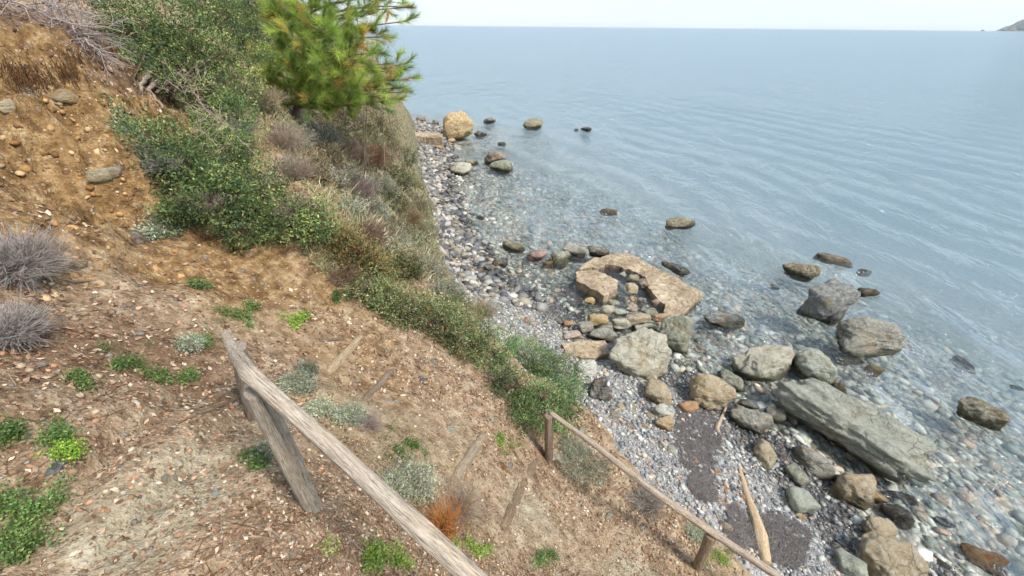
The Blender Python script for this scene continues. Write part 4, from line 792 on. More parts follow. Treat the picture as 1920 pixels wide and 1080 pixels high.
# bare overhanging branches at the top left, exposed root on the bank
def bare_branches(name, specs, label, cat, col, r0=.012, seed=0, twigs=9):
    g = np.random.default_rng(seed); parts = []; b = None
    for pts, rad in specs:
        P = np.array([at(x, y, d) for x, y, d in pts]); t = np.linspace(0, len(P) - 1, 14); Pp = np.stack([np.interp(t, np.arange(len(P)), P[:, i]) for i in range(3)], -1)
        for _ in range(2): Pp[1:-1] = (Pp[:-2] + 2 * Pp[1:-1] + Pp[2:]) / 4
        Pp[1:-1] += g.normal(0, .008, (12, 3)); b = Pp[0] if b is None else b
        parts.append((*tubes(Pp[None], np.linspace(rad, rad * .35, 14)[None], 7), 0))
        m = twigs
        if m:
            j = g.integers(4, 13, m); dd = Pp[j] - Pp[j - 1]; dd /= np.linalg.norm(dd, axis=1, keepdims=True); dd = dd + g.normal(0, .5, (m, 3)); dd /= np.linalg.norm(dd, axis=1, keepdims=True)
            t6 = np.linspace(0, 1, 6)[None, :, None]; ll = g.uniform(.12, .38, m); P2 = Pp[j][:, None] + dd[:, None] * ll[:, None, None] * t6 + np.cumsum(g.normal(0, .014, (m, 6, 3)), 1) * t6
            parts.append((*tubes(P2, np.linspace(rad * .4, .0015, 6)[None] * np.ones((m, 1)), 4), 0))
            i3 = g.integers(0, m, m * 3); j3 = g.integers(1, 5, m * 3); d3 = P2[i3, j3] - P2[i3, j3 - 1]; d3 /= np.linalg.norm(d3, axis=1, keepdims=True); d3 = d3 + g.normal(0, .6, d3.shape); d3 /= np.linalg.norm(d3, axis=1, keepdims=True)
            P3 = P2[i3, j3][:, None] + d3[:, None] * g.uniform(.06, .18, m * 3)[:, None, None] * t6 + np.cumsum(g.normal(0, .008, (m * 3, 6, 3)), 1) * t6
            parts.append((*tubes(P3, np.linspace(.0028, .0012, 6)[None] * np.ones((m * 3, 1)), 3), 0))
    V_, F_, C_ = join([(v, f, vary(lin(*col), len(v), .08, .02)) for v, f, _ in parts]); o = mesh_np(name, V_, F_, M['bark'], C_); rebase(o, b); return tag(o, label, cat)
bare_branches('bare_shrub', [([(-60, -60, 4.4), (40, 30, 4.0), (110, 70, 3.9), (140, 100, 3.9)], .016), ([(-80, 20, 4.2), (40, 45, 3.9), (120, 60, 3.8), (215, 64, 3.8)], .012), ([(-40, -80, 4.4), (60, -10, 4.0), (130, 20, 3.9), (190, 30, 3.9)], .012), ([(-90, 40, 4.1), (10, 70, 3.8), (60, 76, 3.7), (100, 90, 3.7)], .011),
                             ([(0, -80, 4.3), (90, 0, 4.0), (150, 50, 3.9), (175, 85, 3.85)], .011), ([(-60, 10, 4.2), (0, 5, 4.0), (90, 10, 4), (160, -5, 4)], .01), ([(-70, -30, 4.2), (0, 20, 4.0), (50, 60, 3.9), (30, 100, 3.9)], .01), ([(60, -60, 4.2), (120, 30, 3.9), (160, 80, 3.8), (200, 105, 3.8)], .011), ([(-60, 50, 4.0), (20, 60, 3.8), (80, 100, 3.7), (150, 110, 3.7)], .011), ([(-60, -10, 4.0), (30, 0, 3.8), (100, 40, 3.75), (230, 60, 3.75)], .012)], 'bare grey branches hanging over the top left of the bank', 'bare shrub', (158, 146, 140), seed=5, twigs=20)
bare_branches('exposed_root', [([(285, 145, 4.35), (262, 160, 4.2), (240, 168, 4.1), (226, 178, 4.1)], .022), ([(290, 125, 4.5), (274, 147, 4.25), (262, 165, 4.15), (270, 222, 4.1)], .03), ([(300, 150, 4.3), (275, 165, 4.2), (290, 185, 4.15), (312, 205, 4.15)], .025)], 'twisted grey root exposed on the bank under the large mastic', 'root', (140, 126, 112), seed=6, twigs=0)
for i, (pts, lab) in enumerate([([([(400, 220, 4.4), (380, 200, 4.2), (365, 160, 4.1), (378, 150, 4.1)], .009), ([(390, 210, 4.3), (370, 205, 4.2), (345, 190, 4.1), (350, 165, 4.1)], .008)], 'reddish bare stems poking from the upper mastic'), ([([(480, 290, 4.4), (440, 250, 4.2), (420, 230, 4.1), (400, 225, 4.1)], .009), ([(470, 270, 4.4), (430, 265, 4.2), (410, 280, 4.1), (390, 250, 4.1)], .008)], 'pale bare stems across the middle mastic'),
                                ([([(365, 440, 4.1), (362, 400, 4.0), (350, 360, 3.95), (330, 345, 3.95)], .008), ([(362, 420, 4.0), (370, 380, 3.95), (385, 365, 3.95), (420, 370, 3.95)], .007)], 'pale bare stem standing at the lower edge of the mastic')]):
    bare_branches('dead_twigs', [(p, r * .6) for p, r in pts], lab, 'dead twigs', (170, 152, 134), seed=40 + i, twigs=8)
# dead roots and dry fringe hanging from the bank lip
g = np.random.default_rng(12); fx = g.uniform(0, 300, 420); fy = 110 + 25 * np.sin(fx / 40) + g.normal(0, 14, 420) + np.maximum(fx - 200, 0) * .15; fq, fd = hit(fx, fy); fq = ORG + (fq - ORG) * (1 - .06 / fd)[:, None]
t6 = np.linspace(0, 1, 6)[None, :, None]; fl = g.uniform(.06, .28, 420); FP = fq[:, None] + np.array([0, 0, -1.]) * fl[:, None, None] * t6 + np.cumsum(g.normal(0, .014, (420, 6, 3)), 1)
V_, F_ = tubes(FP, np.linspace(.003, .0012, 6)[None] * np.ones((420, 1)), 3); tag(mesh_np('root_fringe', V_, F_, M['dry'], vary(lin(104, 78, 56), len(V_), .2, .05)), 'dry roots hanging from the lip of the bank', 'roots', kind='stuff')

# pine
def pine():
    base = at(556, 236, 7.4); base[2] = gz(base[0], base[1]) - .05; e = empty('pine_tree', base, 'bright yellow green young pine on the cliff rim', 'pine tree'); g = np.random.default_rng(8)
    topp = at(600, -120, 7.6); t = np.linspace(0, 1, 14)[:, None]; TP = base + (topp - base) * t + g.normal(0, .03, (14, 3)) * t
    V1, F1 = tubes(TP[None], np.linspace(.07, .03, 14)[None], 10); under(mesh_np('trunk', V1, F1, M['bark'], vary(lin(138, 122, 108), len(V1), .12, .04)), e)
    tips = [(500, 30, 7.0), (520, 90, 6.8), (510, 140, 6.8), (520, 175, 6.9), (560, 150, 6.5), (580, 190, 6.6), (600, 110, 6.4), (620, 170, 6.5), (640, 195, 6.8), (680, 185, 6.9), (720, 180, 7.0), (760, 185, 7.2), (785, 172, 7.3), (740, 150, 7.2), (700, 130, 7.0), (680, 80, 7.0), (720, 100, 7.2), (760, 130, 7.4),
            (640, 60, 6.6), (580, 50, 6.5), (550, 10, 6.7), (620, 10, 6.7), (680, 30, 7.0), (700, 60, 7.3), (770, 40, 7.6), (790, 15, 7.6), (760, 15, 7.7), (660, -20, 7.0), (720, 0, 7.4), (560, 80, 6.5), (540, 120, 6.5), (650, 140, 6.6), (600, 205, 7.0), (530, 200, 7.2), (670, 160, 6.7), (740, 70, 7.6), (600, 150, 6.2), (500, 110, 7.1), (775, 150, 7.6), (730, 190, 7.4), (590, 0, 6.6), (640, 100, 6.5),
            (490, 60, 7.3), (570, 120, 6.4), (620, 60, 6.4), (700, 165, 6.8), (755, 165, 7.2), (680, 110, 6.8), (545, 55, 6.6), (520, 20, 6.9), (610, 180, 6.5), (660, 60, 6.8), (748, 135, 7.4), (735, 120, 7.3), (700, 195, 7.1), (510, 160, 7.2)]
    bp, rad, tuft_p, tuft_d = [], [], [], []
    for (px, py, d) in tips:
        px = px if px < 730 else 730 + (px - 730) * .72; px = max(px, 505)
        tip = at(px, py, d + g.normal(0, .12)); f = np.clip((tip[2] - base[2]) / (topp[2] - base[2]) - g.uniform(.02, .12), .08, .97); o = base + (topp - base) * f; mid = (o + tip) / 2 + np.array([0, 0, .08]) + g.normal(0, .06, 3)
        t = np.linspace(0, 1, 10)[:, None]; P = (1 - t) ** 2 * o + 2 * t * (1 - t) * mid + t ** 2 * tip; bp.append(P); rad.append(np.linspace(.026, .008, 10))
        for k in range(15 if px < 720 else 7):
            j = g.integers(3, 10); dd = tip - o; dd /= np.linalg.norm(dd); dd = dd + g.normal(0, .55, 3) + np.array([0, 0, .25]); dd /= np.linalg.norm(dd); l = g.uniform(.10, .38); s = P[j]; tw = s + dd[None] * l * t + np.cumsum(g.normal(0, .006, (10, 3)), 0); bp.append(tw); rad.append(np.linspace(.007, .003, 10)); tuft_p.append(tw[-1]); tuft_d.append(dd)
        dd = tip - mid; tuft_p.append(tip); tuft_d.append(dd / np.linalg.norm(dd))
    V2, F2 = tubes(np.array(bp), np.array(rad), 5); under(mesh_np('branches', V2, F2, M['bark'], vary(lin(140, 124, 110), len(V2), .12, .04)), e)
    tp = np.array(tuft_p); td = np.array(tuft_d); nt = len(tp); NN = 120; T = np.repeat(np.arange(nt), NN); n = nt * NN; f = g.uniform(-1, .12, n)
    P = tp[T] + td[T] * (f * .17)[:, None]; dd = td[T] * g.uniform(.45, 1.1, (n, 1)) + rand_dirs(n) * .62 + np.array([0, 0, .12]); dd /= np.linalg.norm(dd, axis=1, keepdims=True)
    up_ = rand_dirs(n); x = np.cross(dd, up_); x /= np.linalg.norm(x, axis=1, keepdims=True); z = np.cross(x, dd); Rm = np.stack([x, dd, z], 2)
    Ln = g.uniform(.09, .17, n); S = np.stack([np.full(n, .0042), Ln, np.full(n, .0042)], -1)
    ncols = np.array([lin(152, 178, 84), lin(184, 202, 98), lin(122, 150, 74), lin(198, 186, 96), lin(210, 170, 96)]); pc = g.choice(5, nt, p=[.34, .34, .2, .08, .04]); col = (ncols[pc] * g.uniform(.55, 1.25, (nt, 1)))[T] * g.uniform(.75, 1.25, (n, 1)); od_ = (f < -.85) & (g.random(n) < .2); col[od_] = lin(190, 146, 92) * g.uniform(.7, 1.1, (od_.sum(), 1))
    NV = np.array([(-.5, 0, 0), (.5, 0, 0), (0.15, 1, 0), (-.15, 1, 0)]); Vv, Ff, Cc = scatter(NV, np.array([[0, 1, 2, 3]]), P, Rm, S, col); under(mesh_np('crown', Vv, Ff, M['needle'], Cc, smooth=False), e)
pine()

# ------------------------------------------------------------------ stones one can pick out
STONE_MESH = []
for k in range(10):
    me_o = mesh_np('stone', rock_shape(ICO2, 300 + k, 14, 10, .08), ICO2F, M['rock'], smooth=True); STONE_MESH.append(me_o.data); bpy.data.objects.remove(me_o)
def stone(px, py, wpx, hpx, color, label, group=None, cat='stone', sink=.0):
    q_, d = hit1(px, py); w = wpx * d / FPX / 2; h = hpx * d / FPX / 2; o = bpy.data.objects.new('stone', random.choice(STONE_MESH)); COL.objects.link(o)
    n = normal(q_[:1], q_[1:2])[0]; o.location = q_ + n * h * sink; o.scale = (w, h * random.uniform(.9, 1.2), h * .8); z = Vector(n); o.rotation_mode = 'QUATERNION'
    from mathutils import Quaternion
    o.rotation_quaternion = z.to_track_quat('Z', 'Y') @ Quaternion((0, 0, 1), random.uniform(-.4, .4) + math.atan2(-q_[0], q_[1]) * 0)
    o.color = (*np.clip(PAL[color] * random.uniform(.85, 1.15), 0, 1), 1); return tag(o, label, cat, group)
for px, py, w, h, c, lab in [(56, 175, 38, 34, 'sand', 'pale yellow rock set high in the bank'), (122, 182, 44, 30, 'ochre', 'ochre rock beside the pale one in the bank'), (190, 330, 44, 34, 'sand', 'pale tan rock in the middle of the bank'), (214, 322, 24, 28, 'tan', 'small cracked rock touching the pale tan one in the bank'), (262, 450, 52, 38, 'brown', 'brown rock with silver herb at the bank foot'), (286, 470, 32, 20, 'orange', 'orange flat stone beside the brown rock'),
                             (140, 498, 66, 26, 'ochre', 'long ochre rock half buried at the bank foot'), (130, 484, 14, 8, 'white', 'small white stone above the long ochre rock'), (62, 570, 38, 20, 'orange', 'rusty orange rock between the grey leafless shrubs'), (12, 200, 30, 26, 'sand', 'pale rock at the far left of the bank'), (105, 878, 40, 20, 'slate', 'flat grey stone in the soil at left'), (33, 795, 18, 12, 'mint', 'small pale green stone at the left'),
                             (405, 925, 22, 16, 'white', 'white quartz stone on the path left of the post'), (313, 783, 18, 10, 'white', 'whitish stone beside the rock rib'), (1090, 808, 22, 14, 'mint', 'mint stone under the bright green shrub'), (790, 712, 22, 16, 'slate', 'blue grey stone on the stepped path'), (845, 805, 22, 14, 'pale', 'pale flat stone beside the grey log step'), (823, 816, 16, 14, 'orange', 'orange stone beside the pale flat stone'), (945, 878, 20, 22, 'orange', 'orange stone beside the brown log step'), (957, 872, 18, 12, 'slate', 'slate stone right of the orange stone'),
                             (1045, 858, 16, 18, 'pale', 'pale stone at the foot of the lower fence post'), (1060, 870, 24, 28, 'tan', 'tan stone right of the lower fence post'), (1142, 968, 12, 22, 'pale', 'narrow pale stone standing on the lower path'), (550, 1040, 18, 16, 'tan', 'tan stone at the bottom left of the rail'), (573, 1044, 12, 10, 'orange', 'small rust stone at the bottom left of the rail'), (1345, 887, 20, 14, 'orange', 'brick red stone on the beach gravel'), (1193, 858, 12, 10, 'orange', 'small red brick chip on the grey pebbles'), (1362, 990, 20, 36, 'tan', 'tan upright stone behind the slim rail'), (1500, 968, 16, 20, 'ochre', 'small yellow stone under the mint green stone'), (1295, 900, 22, 18, 'slate', 'blue grey round stone on the beach')]:
    stone(px, py, w, h, c, lab, sink=-.15 if py < 520 and px < 330 else -.1)
g = np.random.default_rng(44); cols_b = ['grey', 'slate', 'white', 'pale', 'pink', 'grey', 'tan', 'slate', 'dark', 'orange']; cnt = 0
MARKS = [(1197, 662, 'the biggest pale boulder'), (1331, 736, 'the round tan boulder'), (1095, 655, 'the flat sandy slab'), (1200, 520, 'the broken platform'), (1246, 785, 'the yellow tan stone'), (1410, 960, 'the pale driftwood'), (1433, 851, 'the tan upright oval stone'), (1350, 800, 'the forked driftwood'), (1121, 729, 'the black mottled rock'),
         (964, 462, 'the rock row'), (938, 494, 'the black pointed rock'), (859, 316, 'the pale grey green boulder'), (858, 240, 'the big tan boulder'), (803, 258, 'the jetty'), (840, 400, 'the mid cliff foot'), (870, 520, 'the near cliff foot'), (1005, 600, 'the upper pebble beach'), (930, 560, 'the top of the pebble beach'),
         (640, 665, 'the uppermost log step'), (708, 722, 'the thin dark log step'), (880, 850, 'the grey log step'), (970, 930, 'the brown log step'), (1030, 860, 'the lower fence post'), (1308, 1060, 'the right fence post'), (588, 950, 'the cracked post'), (440, 640, 'the rail end'), (262, 450, 'the brown bank rock'), (235, 672, 'the low green weed mat'), (60, 600, 'the grey leafless shrubs'), (558, 600, 'the bright green weed'), (830, 980, 'the orange dead sprig'), (790, 712, 'the blue grey stone'), (105, 878, 'the flat grey stone at left')]
CW = dict(tan='tan', grey='grey', green='greenish', dark='dark', black='black', pale='pale', orange='orange', pink='pinkish', white='whitish', slate='slate grey', ochre='yellowish')
def scatter_stones(poly, n, wr, colors, label, group, ok):
    poly = np.array(poly, float); x0, y0 = poly.min(0); x1, y1 = poly.max(0); k = 0
    while k < n:
        x, y = g.uniform(x0, x1), g.uniform(y0, y1)
        if not inside([tuple(p) for p in poly], np.array([x]), np.array([y]))[0]: continue
        q_ = hit1(x, y)[0]
        if not ok(q_): k += .2; continue
        w = wr[0] + (wr[1] - wr[0]) * g.random() ** 2.2; cc = colors[g.integers(len(colors))]; mk = min(MARKS, key=lambda q: math.hypot(q[0] - x, q[1] - y)); side = ('left of' if x < mk[0] - 12 else 'right of' if x > mk[0] + 12 else 'above' if y < mk[1] else 'below')
        stone(x, y, w, w * g.uniform(.55, .85), cc, ('small ' if w < wr[0] + .35 * (wr[1] - wr[0]) else 'larger ') + CW[cc] + ' ' + label + ' ' + side + ' ' + mk[2], group); k += 1
dry_ok = lambda q: samp(RFT, q[0], q[1]) < 0.05 and q[2] > .02
scatter_stones([(880, 540), (1000, 530), (1060, 590), (1110, 700), (1200, 760), (1330, 880), (1440, 960), (1440, 1040), (1260, 850), (1110, 760), (1040, 650), (930, 580)], 120, (9, 24), cols_b, 'beach stone', 'stones on the pebble beach', dry_ok)
scatter_stones([(800, 270), (850, 275), (870, 380), (900, 470), (960, 540), (870, 560), (840, 470), (810, 360)], 90, (8, 22), ['dark', 'black', 'slate', 'grey', 'dark', 'pale', 'orange'], 'shore rock', 'dark rocks along the cliff foot', lambda q: samp(RFT, q[0], q[1]) < .3)
scatter_stones([(640, 620), (900, 700), (1000, 800), (960, 1000), (1280, 1060), (1120, 900), (800, 980), (700, 800), (100, 980), (60, 560), (430, 480)], 70, (8, 18), ['tan', 'pale', 'orange', 'white', 'grey', 'ochre'], 'loose stone on earth', 'loose stones on the slope', lambda q: samp(RFT, q[0], q[1]) > .2)

# ------------------------------------------------------------------ uncountable cover
def polar(n, r0, r1, a0, a1):
    r = np.exp(rng.uniform(math.log(r0), math.log(r1), n)); a = np.radians(rng.uniform(a0, a1, n)); return np.sin(a) * r, np.cos(a) * r
def pebble_stuff(name, x, y, size, cols, label, flat=.6, T=ICO1, TF=ICO1F, sink=.15, mat='pebble'):
    n = len(x); P = np.stack([x, y, gz(x, y)], -1); nn = normal(x, y); Rm = rot_from(nn + rng.normal(0, .25, (n, 3))); S = size[:, None] * rng.uniform(.6, 1.2, (n, 3)) * np.array([1.15, .9, flat])
    P = P + nn * (size * sink)[:, None]; tmpl = T * (1 + .22 * vnoise(T * 2.3, 8))[:, None]
    c = np.array([lin(*c) for c in cols])[rng.integers(0, len(cols), n)] * rng.uniform(.7, 1.2, (n, 1)); Vv, Ff, Cc = scatter(tmpl, TF, P, Rm, S, np.clip(c, .01, .9)); return tag(mesh_np(name, Vv, Ff, M[mat], Cc), label, kind='stuff')
GREYS = [(140, 142, 140), (162, 163, 160), (186, 186, 180), (126, 127, 126), (206, 202, 192), (174, 164, 146), (152, 154, 152), (106, 106, 106), (176, 154, 132), (162, 166, 158), (148, 150, 148), (172, 172, 166)]
x = rng.uniform(-3, 6.5, 120000); y = rng.uniform(1.2, 14, 120000); m = (samp(RFT, x, y) < .12) & (samp(RSH, x, y) > -.5); x, y = x[m][:24000], y[m][:24000]
sz = .013 + .045 * rng.random(len(x)) ** 4; pebble_stuff('beach_pebbles', x, y, sz, GREYS, 'grey pebbles covering the beach')
x = rng.uniform(-8, 1, 60000); y = rng.uniform(9, 34, 60000); m = (samp(RFT, x, y) < .12) & (samp(RSH, x, y) > -.35); x, y = x[m][:8000], y[m][:8000]
pebble_stuff('shore_rubble', x, y, (.03 + .16 * rng.random(len(x)) ** 4), [(104, 104, 102), (128, 128, 126), (84, 84, 86), (152, 150, 144), (168, 156, 136), (136, 128, 116), (176, 172, 164)], 'dark rubble along the foot of the far cliff')
x = rng.uniform(-4, 16, 90000); y = rng.uniform(1, 24, 90000); s_ = samp(RSH, x, y); m = (s_ < -.2) & (s_ > -9); x, y = x[m][:15000], y[m][:15000]
pebble_stuff('seabed_cobbles', x, y, .03 + .13 * rng.random(len(x)) ** 4, [(176, 178, 166), (204, 204, 194), (150, 154, 144), (190, 174, 152), (212, 210, 198), (132, 136, 124), (168, 174, 158), (186, 162, 140), (184, 186, 172)], 'cobbles lying under the shallow water', .5, mat='cobble')
x, y = polar(90000, .8, 9, -80, 70); nzz = fbm(xyz(x, y) * 1.9, 3, 62); m = (samp(RFT, x, y) > .15) & (nzz + .35 * rng.normal(size=len(x)) > -.05) & (rng.random(len(x)) > 1.15 * masks(x, y)[:, 0]); x, y = x[m][:22000], y[m][:22000]; r_ = np.hypot(x, y)
pebble_stuff('slope_gravel', x, y, (.0030 + .017 * rng.random(len(x)) ** 5) * np.clip(r_ / 2.2, .7, 2.2), [(176, 156, 130), (158, 130, 102), (196, 184, 164), (140, 118, 96), (172, 130, 98), (126, 120, 110), (160, 144, 122), (130, 104, 80)], 'loose gravel on the earth slope')
def flat_stuff(name, n, cols, label, size, mask, r=(.8, 8), a=(-80, 60), mat='litter', aspect=.55):
    x, y = polar(n * 3, r[0], r[1], a[0], a[1]); m = (samp(RFT, x, y) > .2) & mask(x, y); x, y = x[m][:n], y[m][:n]; n = len(x); nn = normal(x, y); P = np.stack([x, y, gz(x, y)], -1) + nn * .006
    Rm = rot_from(nn + rng.normal(0, .38, (n, 3))); s = size * (.35 + 1.5 * rng.random(n) ** 2) * np.clip(np.hypot(x, y) / 2.5, .75, 1.8); S = np.stack([s * aspect * 1.6, s, s], -1); c = np.array([lin(*c) for c in cols])[rng.integers(0, len(cols), n)] * rng.uniform(.7, 1.25, (n, 1))
    T = LEAF - np.array([0, .5, 0]); T = T + np.array([0, 0, 1]) * (T[:, 1:2] ** 2) * .5; Vv, Ff, Cc = scatter(T, LEAFF, P, Rm, S, np.clip(c, .01, .9)); tag(mesh_np(name, Vv, Ff, M[mat], Cc, smooth=False), label, kind='stuff')
LIT = [(156, 126, 102), (182, 154, 128), (126, 96, 76), (202, 182, 158), (104, 80, 62), (160, 124, 98), (140, 116, 96), (116, 88, 68)]
nz = lambda x, y, s=1.4, o=0.: fbm(xyz(x, y) * s, 3, 61)
flat_stuff('leaf_litter', 42000, LIT, 'brown fallen leaves and bark bits on the slope', .022, lambda x, y: (nz(x, y) + .25 * rng.normal(size=len(x)) + .9 * masks(x, y)[:, 2] - 1.1 * masks(x, y)[:, 1] - .7 * masks(x, y)[:, 0] > -.15))
def blades(name, x, y, length, cols, label, width=.0022, lean=.6, mat='dry'):
    n = len(x); P = np.stack([x, y, gz(x, y) - .005], -1); dd = rng.normal(0, lean, (n, 3)); dd[:, 2] = 1; dd /= np.linalg.norm(dd, axis=1, keepdims=True); L_ = length * rng.uniform(.4, 1.2, n); side = np.cross(dd, rand_dirs(n)); side /= np.linalg.norm(side, axis=1, keepdims=True); side *= (width * np.clip(np.hypot(x, y) / 3, .7, 3))[:, None]
    mid = P + dd * (L_ * .55)[:, None]; tip = P + dd * L_[:, None] + np.stack([rng.normal(0, .25, n), rng.normal(0, .25, n), -np.abs(rng.normal(0, .22, n))], -1) * L_[:, None]
    Vv = np.stack([P - side, P + side, mid + side * .8, mid - side * .8, tip + side * .2, tip - side * .2], 1).reshape(-1, 3); b = np.arange(n)[:, None] * 6; Ff = np.concatenate([b + np.array([0, 1, 2, 3]), b + np.array([3, 2, 4, 5])]); c = np.array([lin(*c) for c in cols])[rng.integers(0, len(cols), n)] * rng.uniform(.7, 1.25, (n, 1)); tag(mesh_np(name, Vv, Ff, M[mat], np.repeat(np.clip(c, .01, .9), 6, 0), smooth=False), label, kind='stuff')
STRAW = [(196, 178, 138), (176, 156, 116), (160, 138, 100), (206, 194, 160), (146, 130, 92)]
def in_px(poly, n):
    poly = np.array(poly, float); x = rng.uniform(poly[:, 0].min(), poly[:, 0].max(), n * 4); y = rng.uniform(poly[:, 1].min(), poly[:, 1].max(), n * 4); m = inside([tuple(p) for p in poly], x, y); q_, d = hit(x[m][:n], y[m][:n]); return q_[:, 0], q_[:, 1]
x, y = in_px([(470, 130), (540, 200), (620, 330), (680, 430), (780, 540), (900, 570), (900, 620), (740, 590), (640, 540), (560, 470), (600, 390), (500, 250)], 14000); blades('dry_grass', x, y, .14, STRAW + [(124, 132, 88), (146, 150, 110), (112, 122, 80), (160, 162, 130)], 'dry straw grass along the cliff rim', .0024)
x, y = in_px([(600, 250), (760, 220), (820, 420), (840, 540), (760, 520), (660, 420)], 9000); blades('cliff_grass', x, y, .22, [(176, 162, 134), (150, 138, 110), (136, 140, 106), (188, 178, 152), (132, 118, 94), (148, 154, 124)], 'dry scrubby grass on the far cliff', .004)
x, y = in_px([(560, 700), (760, 780), (900, 900), (900, 1000), (760, 1000), (640, 860), (540, 760)], 5000); blades('slope_grass', x, y, .06, STRAW + [(120, 136, 70)], 'thin dry grass between the two rails', .0012, .9)
x, y = polar(30000, .9, 6, -75, 40); m = (samp(RFT, x, y) > .3) & (nz(x, y) + .9 * masks(x, y)[:, 2] > .1); m &= rng.random(len(m)) > 2.2 * masks(x, y)[:, 1]; x, y = x[m][:6000], y[m][:6000]; n = len(x); a_ = rng.uniform(0, 6.28, n); Lt = .02 + .10 * rng.random(n) ** 2; d_ = np.stack([np.cos(a_) * Lt, np.sin(a_) * Lt], -1)
tt = np.linspace(0, 1, 4); PX = x[:, None] + d_[:, :1] * tt; PY = y[:, None] + d_[:, 1:] * tt; PZ = gz(PX, PY) + .006 + rng.uniform(0, .012, (n, 1)); V_, F_ = tubes(np.stack([PX, PY, PZ], -1), np.linspace(.0016, .0009, 4)[None] * rng.uniform(.5, 1.4, (n, 1)), 3)
tag(mesh_np('fallen_twigs', V_, F_, M['dry'], np.repeat(np.array([lin(*c) for c in [(120, 96, 78), (150, 130, 112), (96, 74, 58), (170, 152, 134)]])[rng.integers(0, 4, n)], 12, 0)), 'fallen twigs and needles on the slope', kind='stuff')
# clods and rock chips standing out of the bank
x, y = in_px([(0, 130), (200, 140), (260, 230), (300, 420), (420, 480), (300, 540), (60, 560), (0, 400)], 800)
pebble_stuff('bank_clods', x, y, .005 + .04 * rng.random(len(x)) ** 5, [(150, 114, 70), (172, 136, 90), (128, 94, 58), (190, 164, 124), (112, 84, 56), (164, 140, 108)], 'crumbling clods and chips on the earth bank', .6, sink=-.25)
# dark mats of washed-up seagrass
def seaweed(cx, cy, rx, ry, ang, label, seed):
    g = np.random.default_rng(seed); n = 60; u = np.linspace(-1.25, 1.25, n); U, W = np.meshgrid(u, u); a = math.radians(ang)
    PXs = cx + rx * U * math.cos(a) - ry * W * math.sin(a); PYs = cy + rx * U * math.sin(a) + ry * W * math.cos(a); q_, d = hit(PXs.ravel(), PYs.ravel())
    rho = np.hypot(U, W).ravel() / .88 + .26 * fbm(xyz(U.ravel(), W.ravel()) * 2.2 + seed, 5, seed, .7); h = np.clip(1 - rho, -.5, 1); q_[:, 2] += np.where(h > 0, .004 + .026 * np.maximum(h, 0) ** .7, -.08) + .02 * fbm(q_ * 7, 3, 5) + .012 * fbm(q_ * 25, 2, 6)
    I_ = np.arange(n * n).reshape(n, n); F_ = np.stack([I_[:-1, :-1], I_[:-1, 1:], I_[1:, 1:], I_[1:, :-1]], -1).reshape(-1, 4)[:, ::-1]; F_ = F_[(rho[F_] < 1.05).all(1)]
    o = mesh_np('seagrass_mat', q_, F_, M['seagrass']); c = q_[rho < 1].mean(0); e = empty('seagrass_heap', c, label, 'seagrass', 'washed up seagrass'); under(o, e)
    k = 2600; i = g.choice(np.where(rho < 1.12)[0], k); q_[:, 2] = np.maximum(q_[:, 2], gz(q_[:, 0], q_[:, 1]) + .015); aa = g.normal(.6, .7, k); L_ = g.uniform(.03, .1, k); t = np.linspace(0, 1, 4); X_ = q_[i, 0][:, None] + np.cos(aa)[:, None] * L_[:, None] * t; Y_ = q_[i, 1][:, None] + np.sin(aa)[:, None] * L_[:, None] * t; Z_ = q_[i, 2][:, None] + .008 + .015 * np.sin(t * 3.1)[None] * g.random((k, 1))
    V_, F2 = tubes(np.stack([X_, Y_, Z_], -1), np.full((k, 4), .0035), 3); under(mesh_np('strands', V_, F2, M['dry'], vary(lin(122, 117, 114), len(V_), .25, .03)), e)
seaweed(1308, 815, 52, 60, 20, 'dark grey heap of washed up seagrass on the beach below the round tan boulder', 1)
seaweed(1460, 1020, 70, 44, 25, 'dark wet seagrass spread at the bottom of the beach', 2)
seaweed(1316, 915, 22, 30, -20, 'small dark seagrass patch behind the slim rail', 3)
seaweed(1075, 560, 34, 28, 40, 'dark seagrass left of the broken platform', 4)
seaweed(1382, 1000, 22, 40, -10, 'dark seagrass strip beside the pale driftwood', 5)
# foam flecks where the ripples lap on rocks and shore
fx, fy = [], []
for cx, cy, rx, ry, k in [(1168, 402, 26, 6, 160), (1128, 404, 12, 4, 60), (1300, 560, 34, 20, 200), (1535, 500, 40, 12, 260), (1590, 515, 40, 8, 160), (1560, 690, 14, 20, 140), (1230, 480, 30, 8, 160), (1450, 540, 30, 10, 60), (1330, 640, 50, 40, 140), (1700, 640, 14, 24, 90), (1890, 555, 20, 5, 60), (1030, 405, 60, 20, 50)]:
    fx.append(rng.normal(cx, rx * .6, k)); fy.append(rng.normal(cy, ry * .6, k))
fp = atz(np.concatenate(fx), np.concatenate(fy), .012)[::2]; sx_ = rng.uniform(-4, 6.2, 60000); sy_ = rng.uniform(1, 26, 60000); ss = samp(RSH, sx_, sy_); mm = (np.abs(ss + .06 + .05 * vnoise(xyz(sx_, sy_) * 3, 5)) < .035) & (vnoise(xyz(sx_, sy_) * 1.3, 91) > .05)
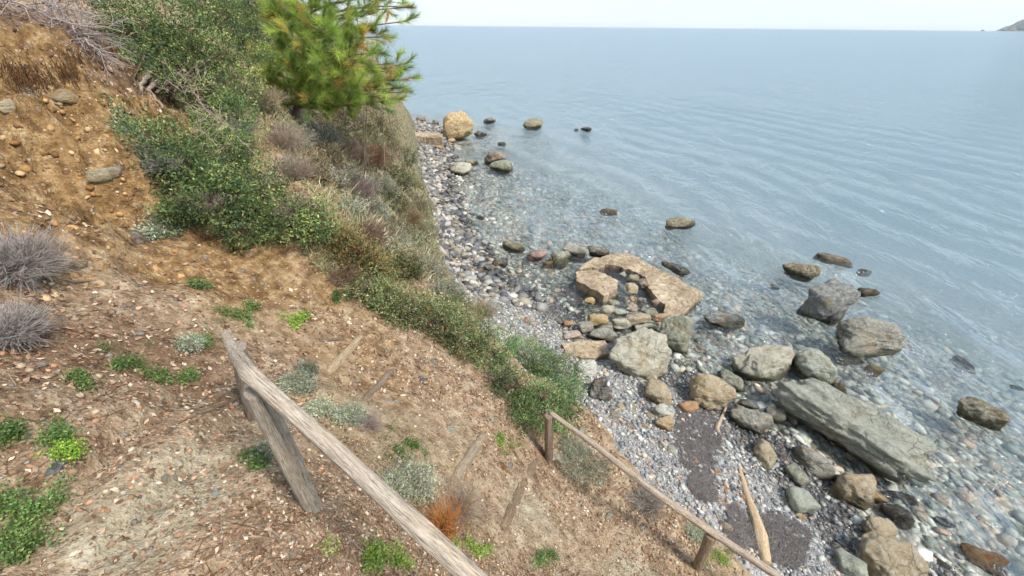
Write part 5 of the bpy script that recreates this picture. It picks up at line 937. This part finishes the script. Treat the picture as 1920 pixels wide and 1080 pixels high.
fp = np.r_[fp, np.stack([sx_[mm], sy_[mm], np.full(mm.sum(), .012)], -1)[:900]]; nf = len(fp); hx = np.arange(6) * math.pi / 3; HEX = np.stack([np.cos(hx), np.sin(hx) * .6, 0 * hx], -1)
HV = np.r_[HEX, [[0, 0, .35]]]; HF = np.array([[i, (i + 1) % 6, 6] for i in range(6)]); ang = rng.uniform(0, 6.28, nf); RZm = np.zeros((nf, 3, 3)); RZm[:, 0, 0] = RZm[:, 1, 1] = np.cos(ang); RZm[:, 0, 1] = -np.sin(ang); RZm[:, 1, 0] = np.sin(ang); RZm[:, 2, 2] = 1
Vv, Ff, Cc = scatter(HV, HF, fp, RZm, (.004 + .02 * rng.random(nf) ** 4) * np.clip(np.hypot(fp[:, 0], fp[:, 1]) / 9, .7, 1.6), np.full((nf, 3), .8)); tag(mesh_np('foam', Vv, Ff, M['litter'], Cc), 'white flecks of foam on the shallows', kind='stuff')
# alike stones that still share a label are told apart by their order from the left
from collections import defaultdict
same = defaultdict(list)
for o in COL.objects:
    if o.get('group') and o.get('label') and o.name.startswith('stone'): same[o['label']].append(o)
ORD = ['leftmost', 'second from left', 'third from left', 'fourth from left', 'fifth from left', 'sixth from left', 'seventh from left']
for lab, os_ in same.items():
    if len(os_) > 1:
        os_.sort(key=lambda o: o.location.x / max(.1, np.dot(np.array(o.location) - ORG, AZ)))
        for o, w_ in zip(os_, ORD): o['label'] = lab + ', ' + w_
# sea haze
def haze():
    B_ = 11500; bm = bmesh.new(); bmesh.ops.create_cube(bm, size=1); me = bpy.data.meshes.new('haze')
    for v in bm.verts: v.co = (v.co.x * 2 * B_, v.co.y * 2 * B_, 300 if v.co.z > 0 else -13)
    bm.to_mesh(me); bm.free(); t = NT('sea_haze'); pv = t.n('ShaderNodeVolumePrincipled'); pv.inputs['Color'].default_value = (.70, .84, .97, 1); pv.inputs['Density'].default_value = HAZE; t.l(pv.outputs[0], t.out.inputs['Volume']); me.materials.append(t.m)
    o = bpy.data.objects.new('haze', me); COL.objects.link(o); tag(o, kind='stuff')
HAZE = 2.2e-5
haze()
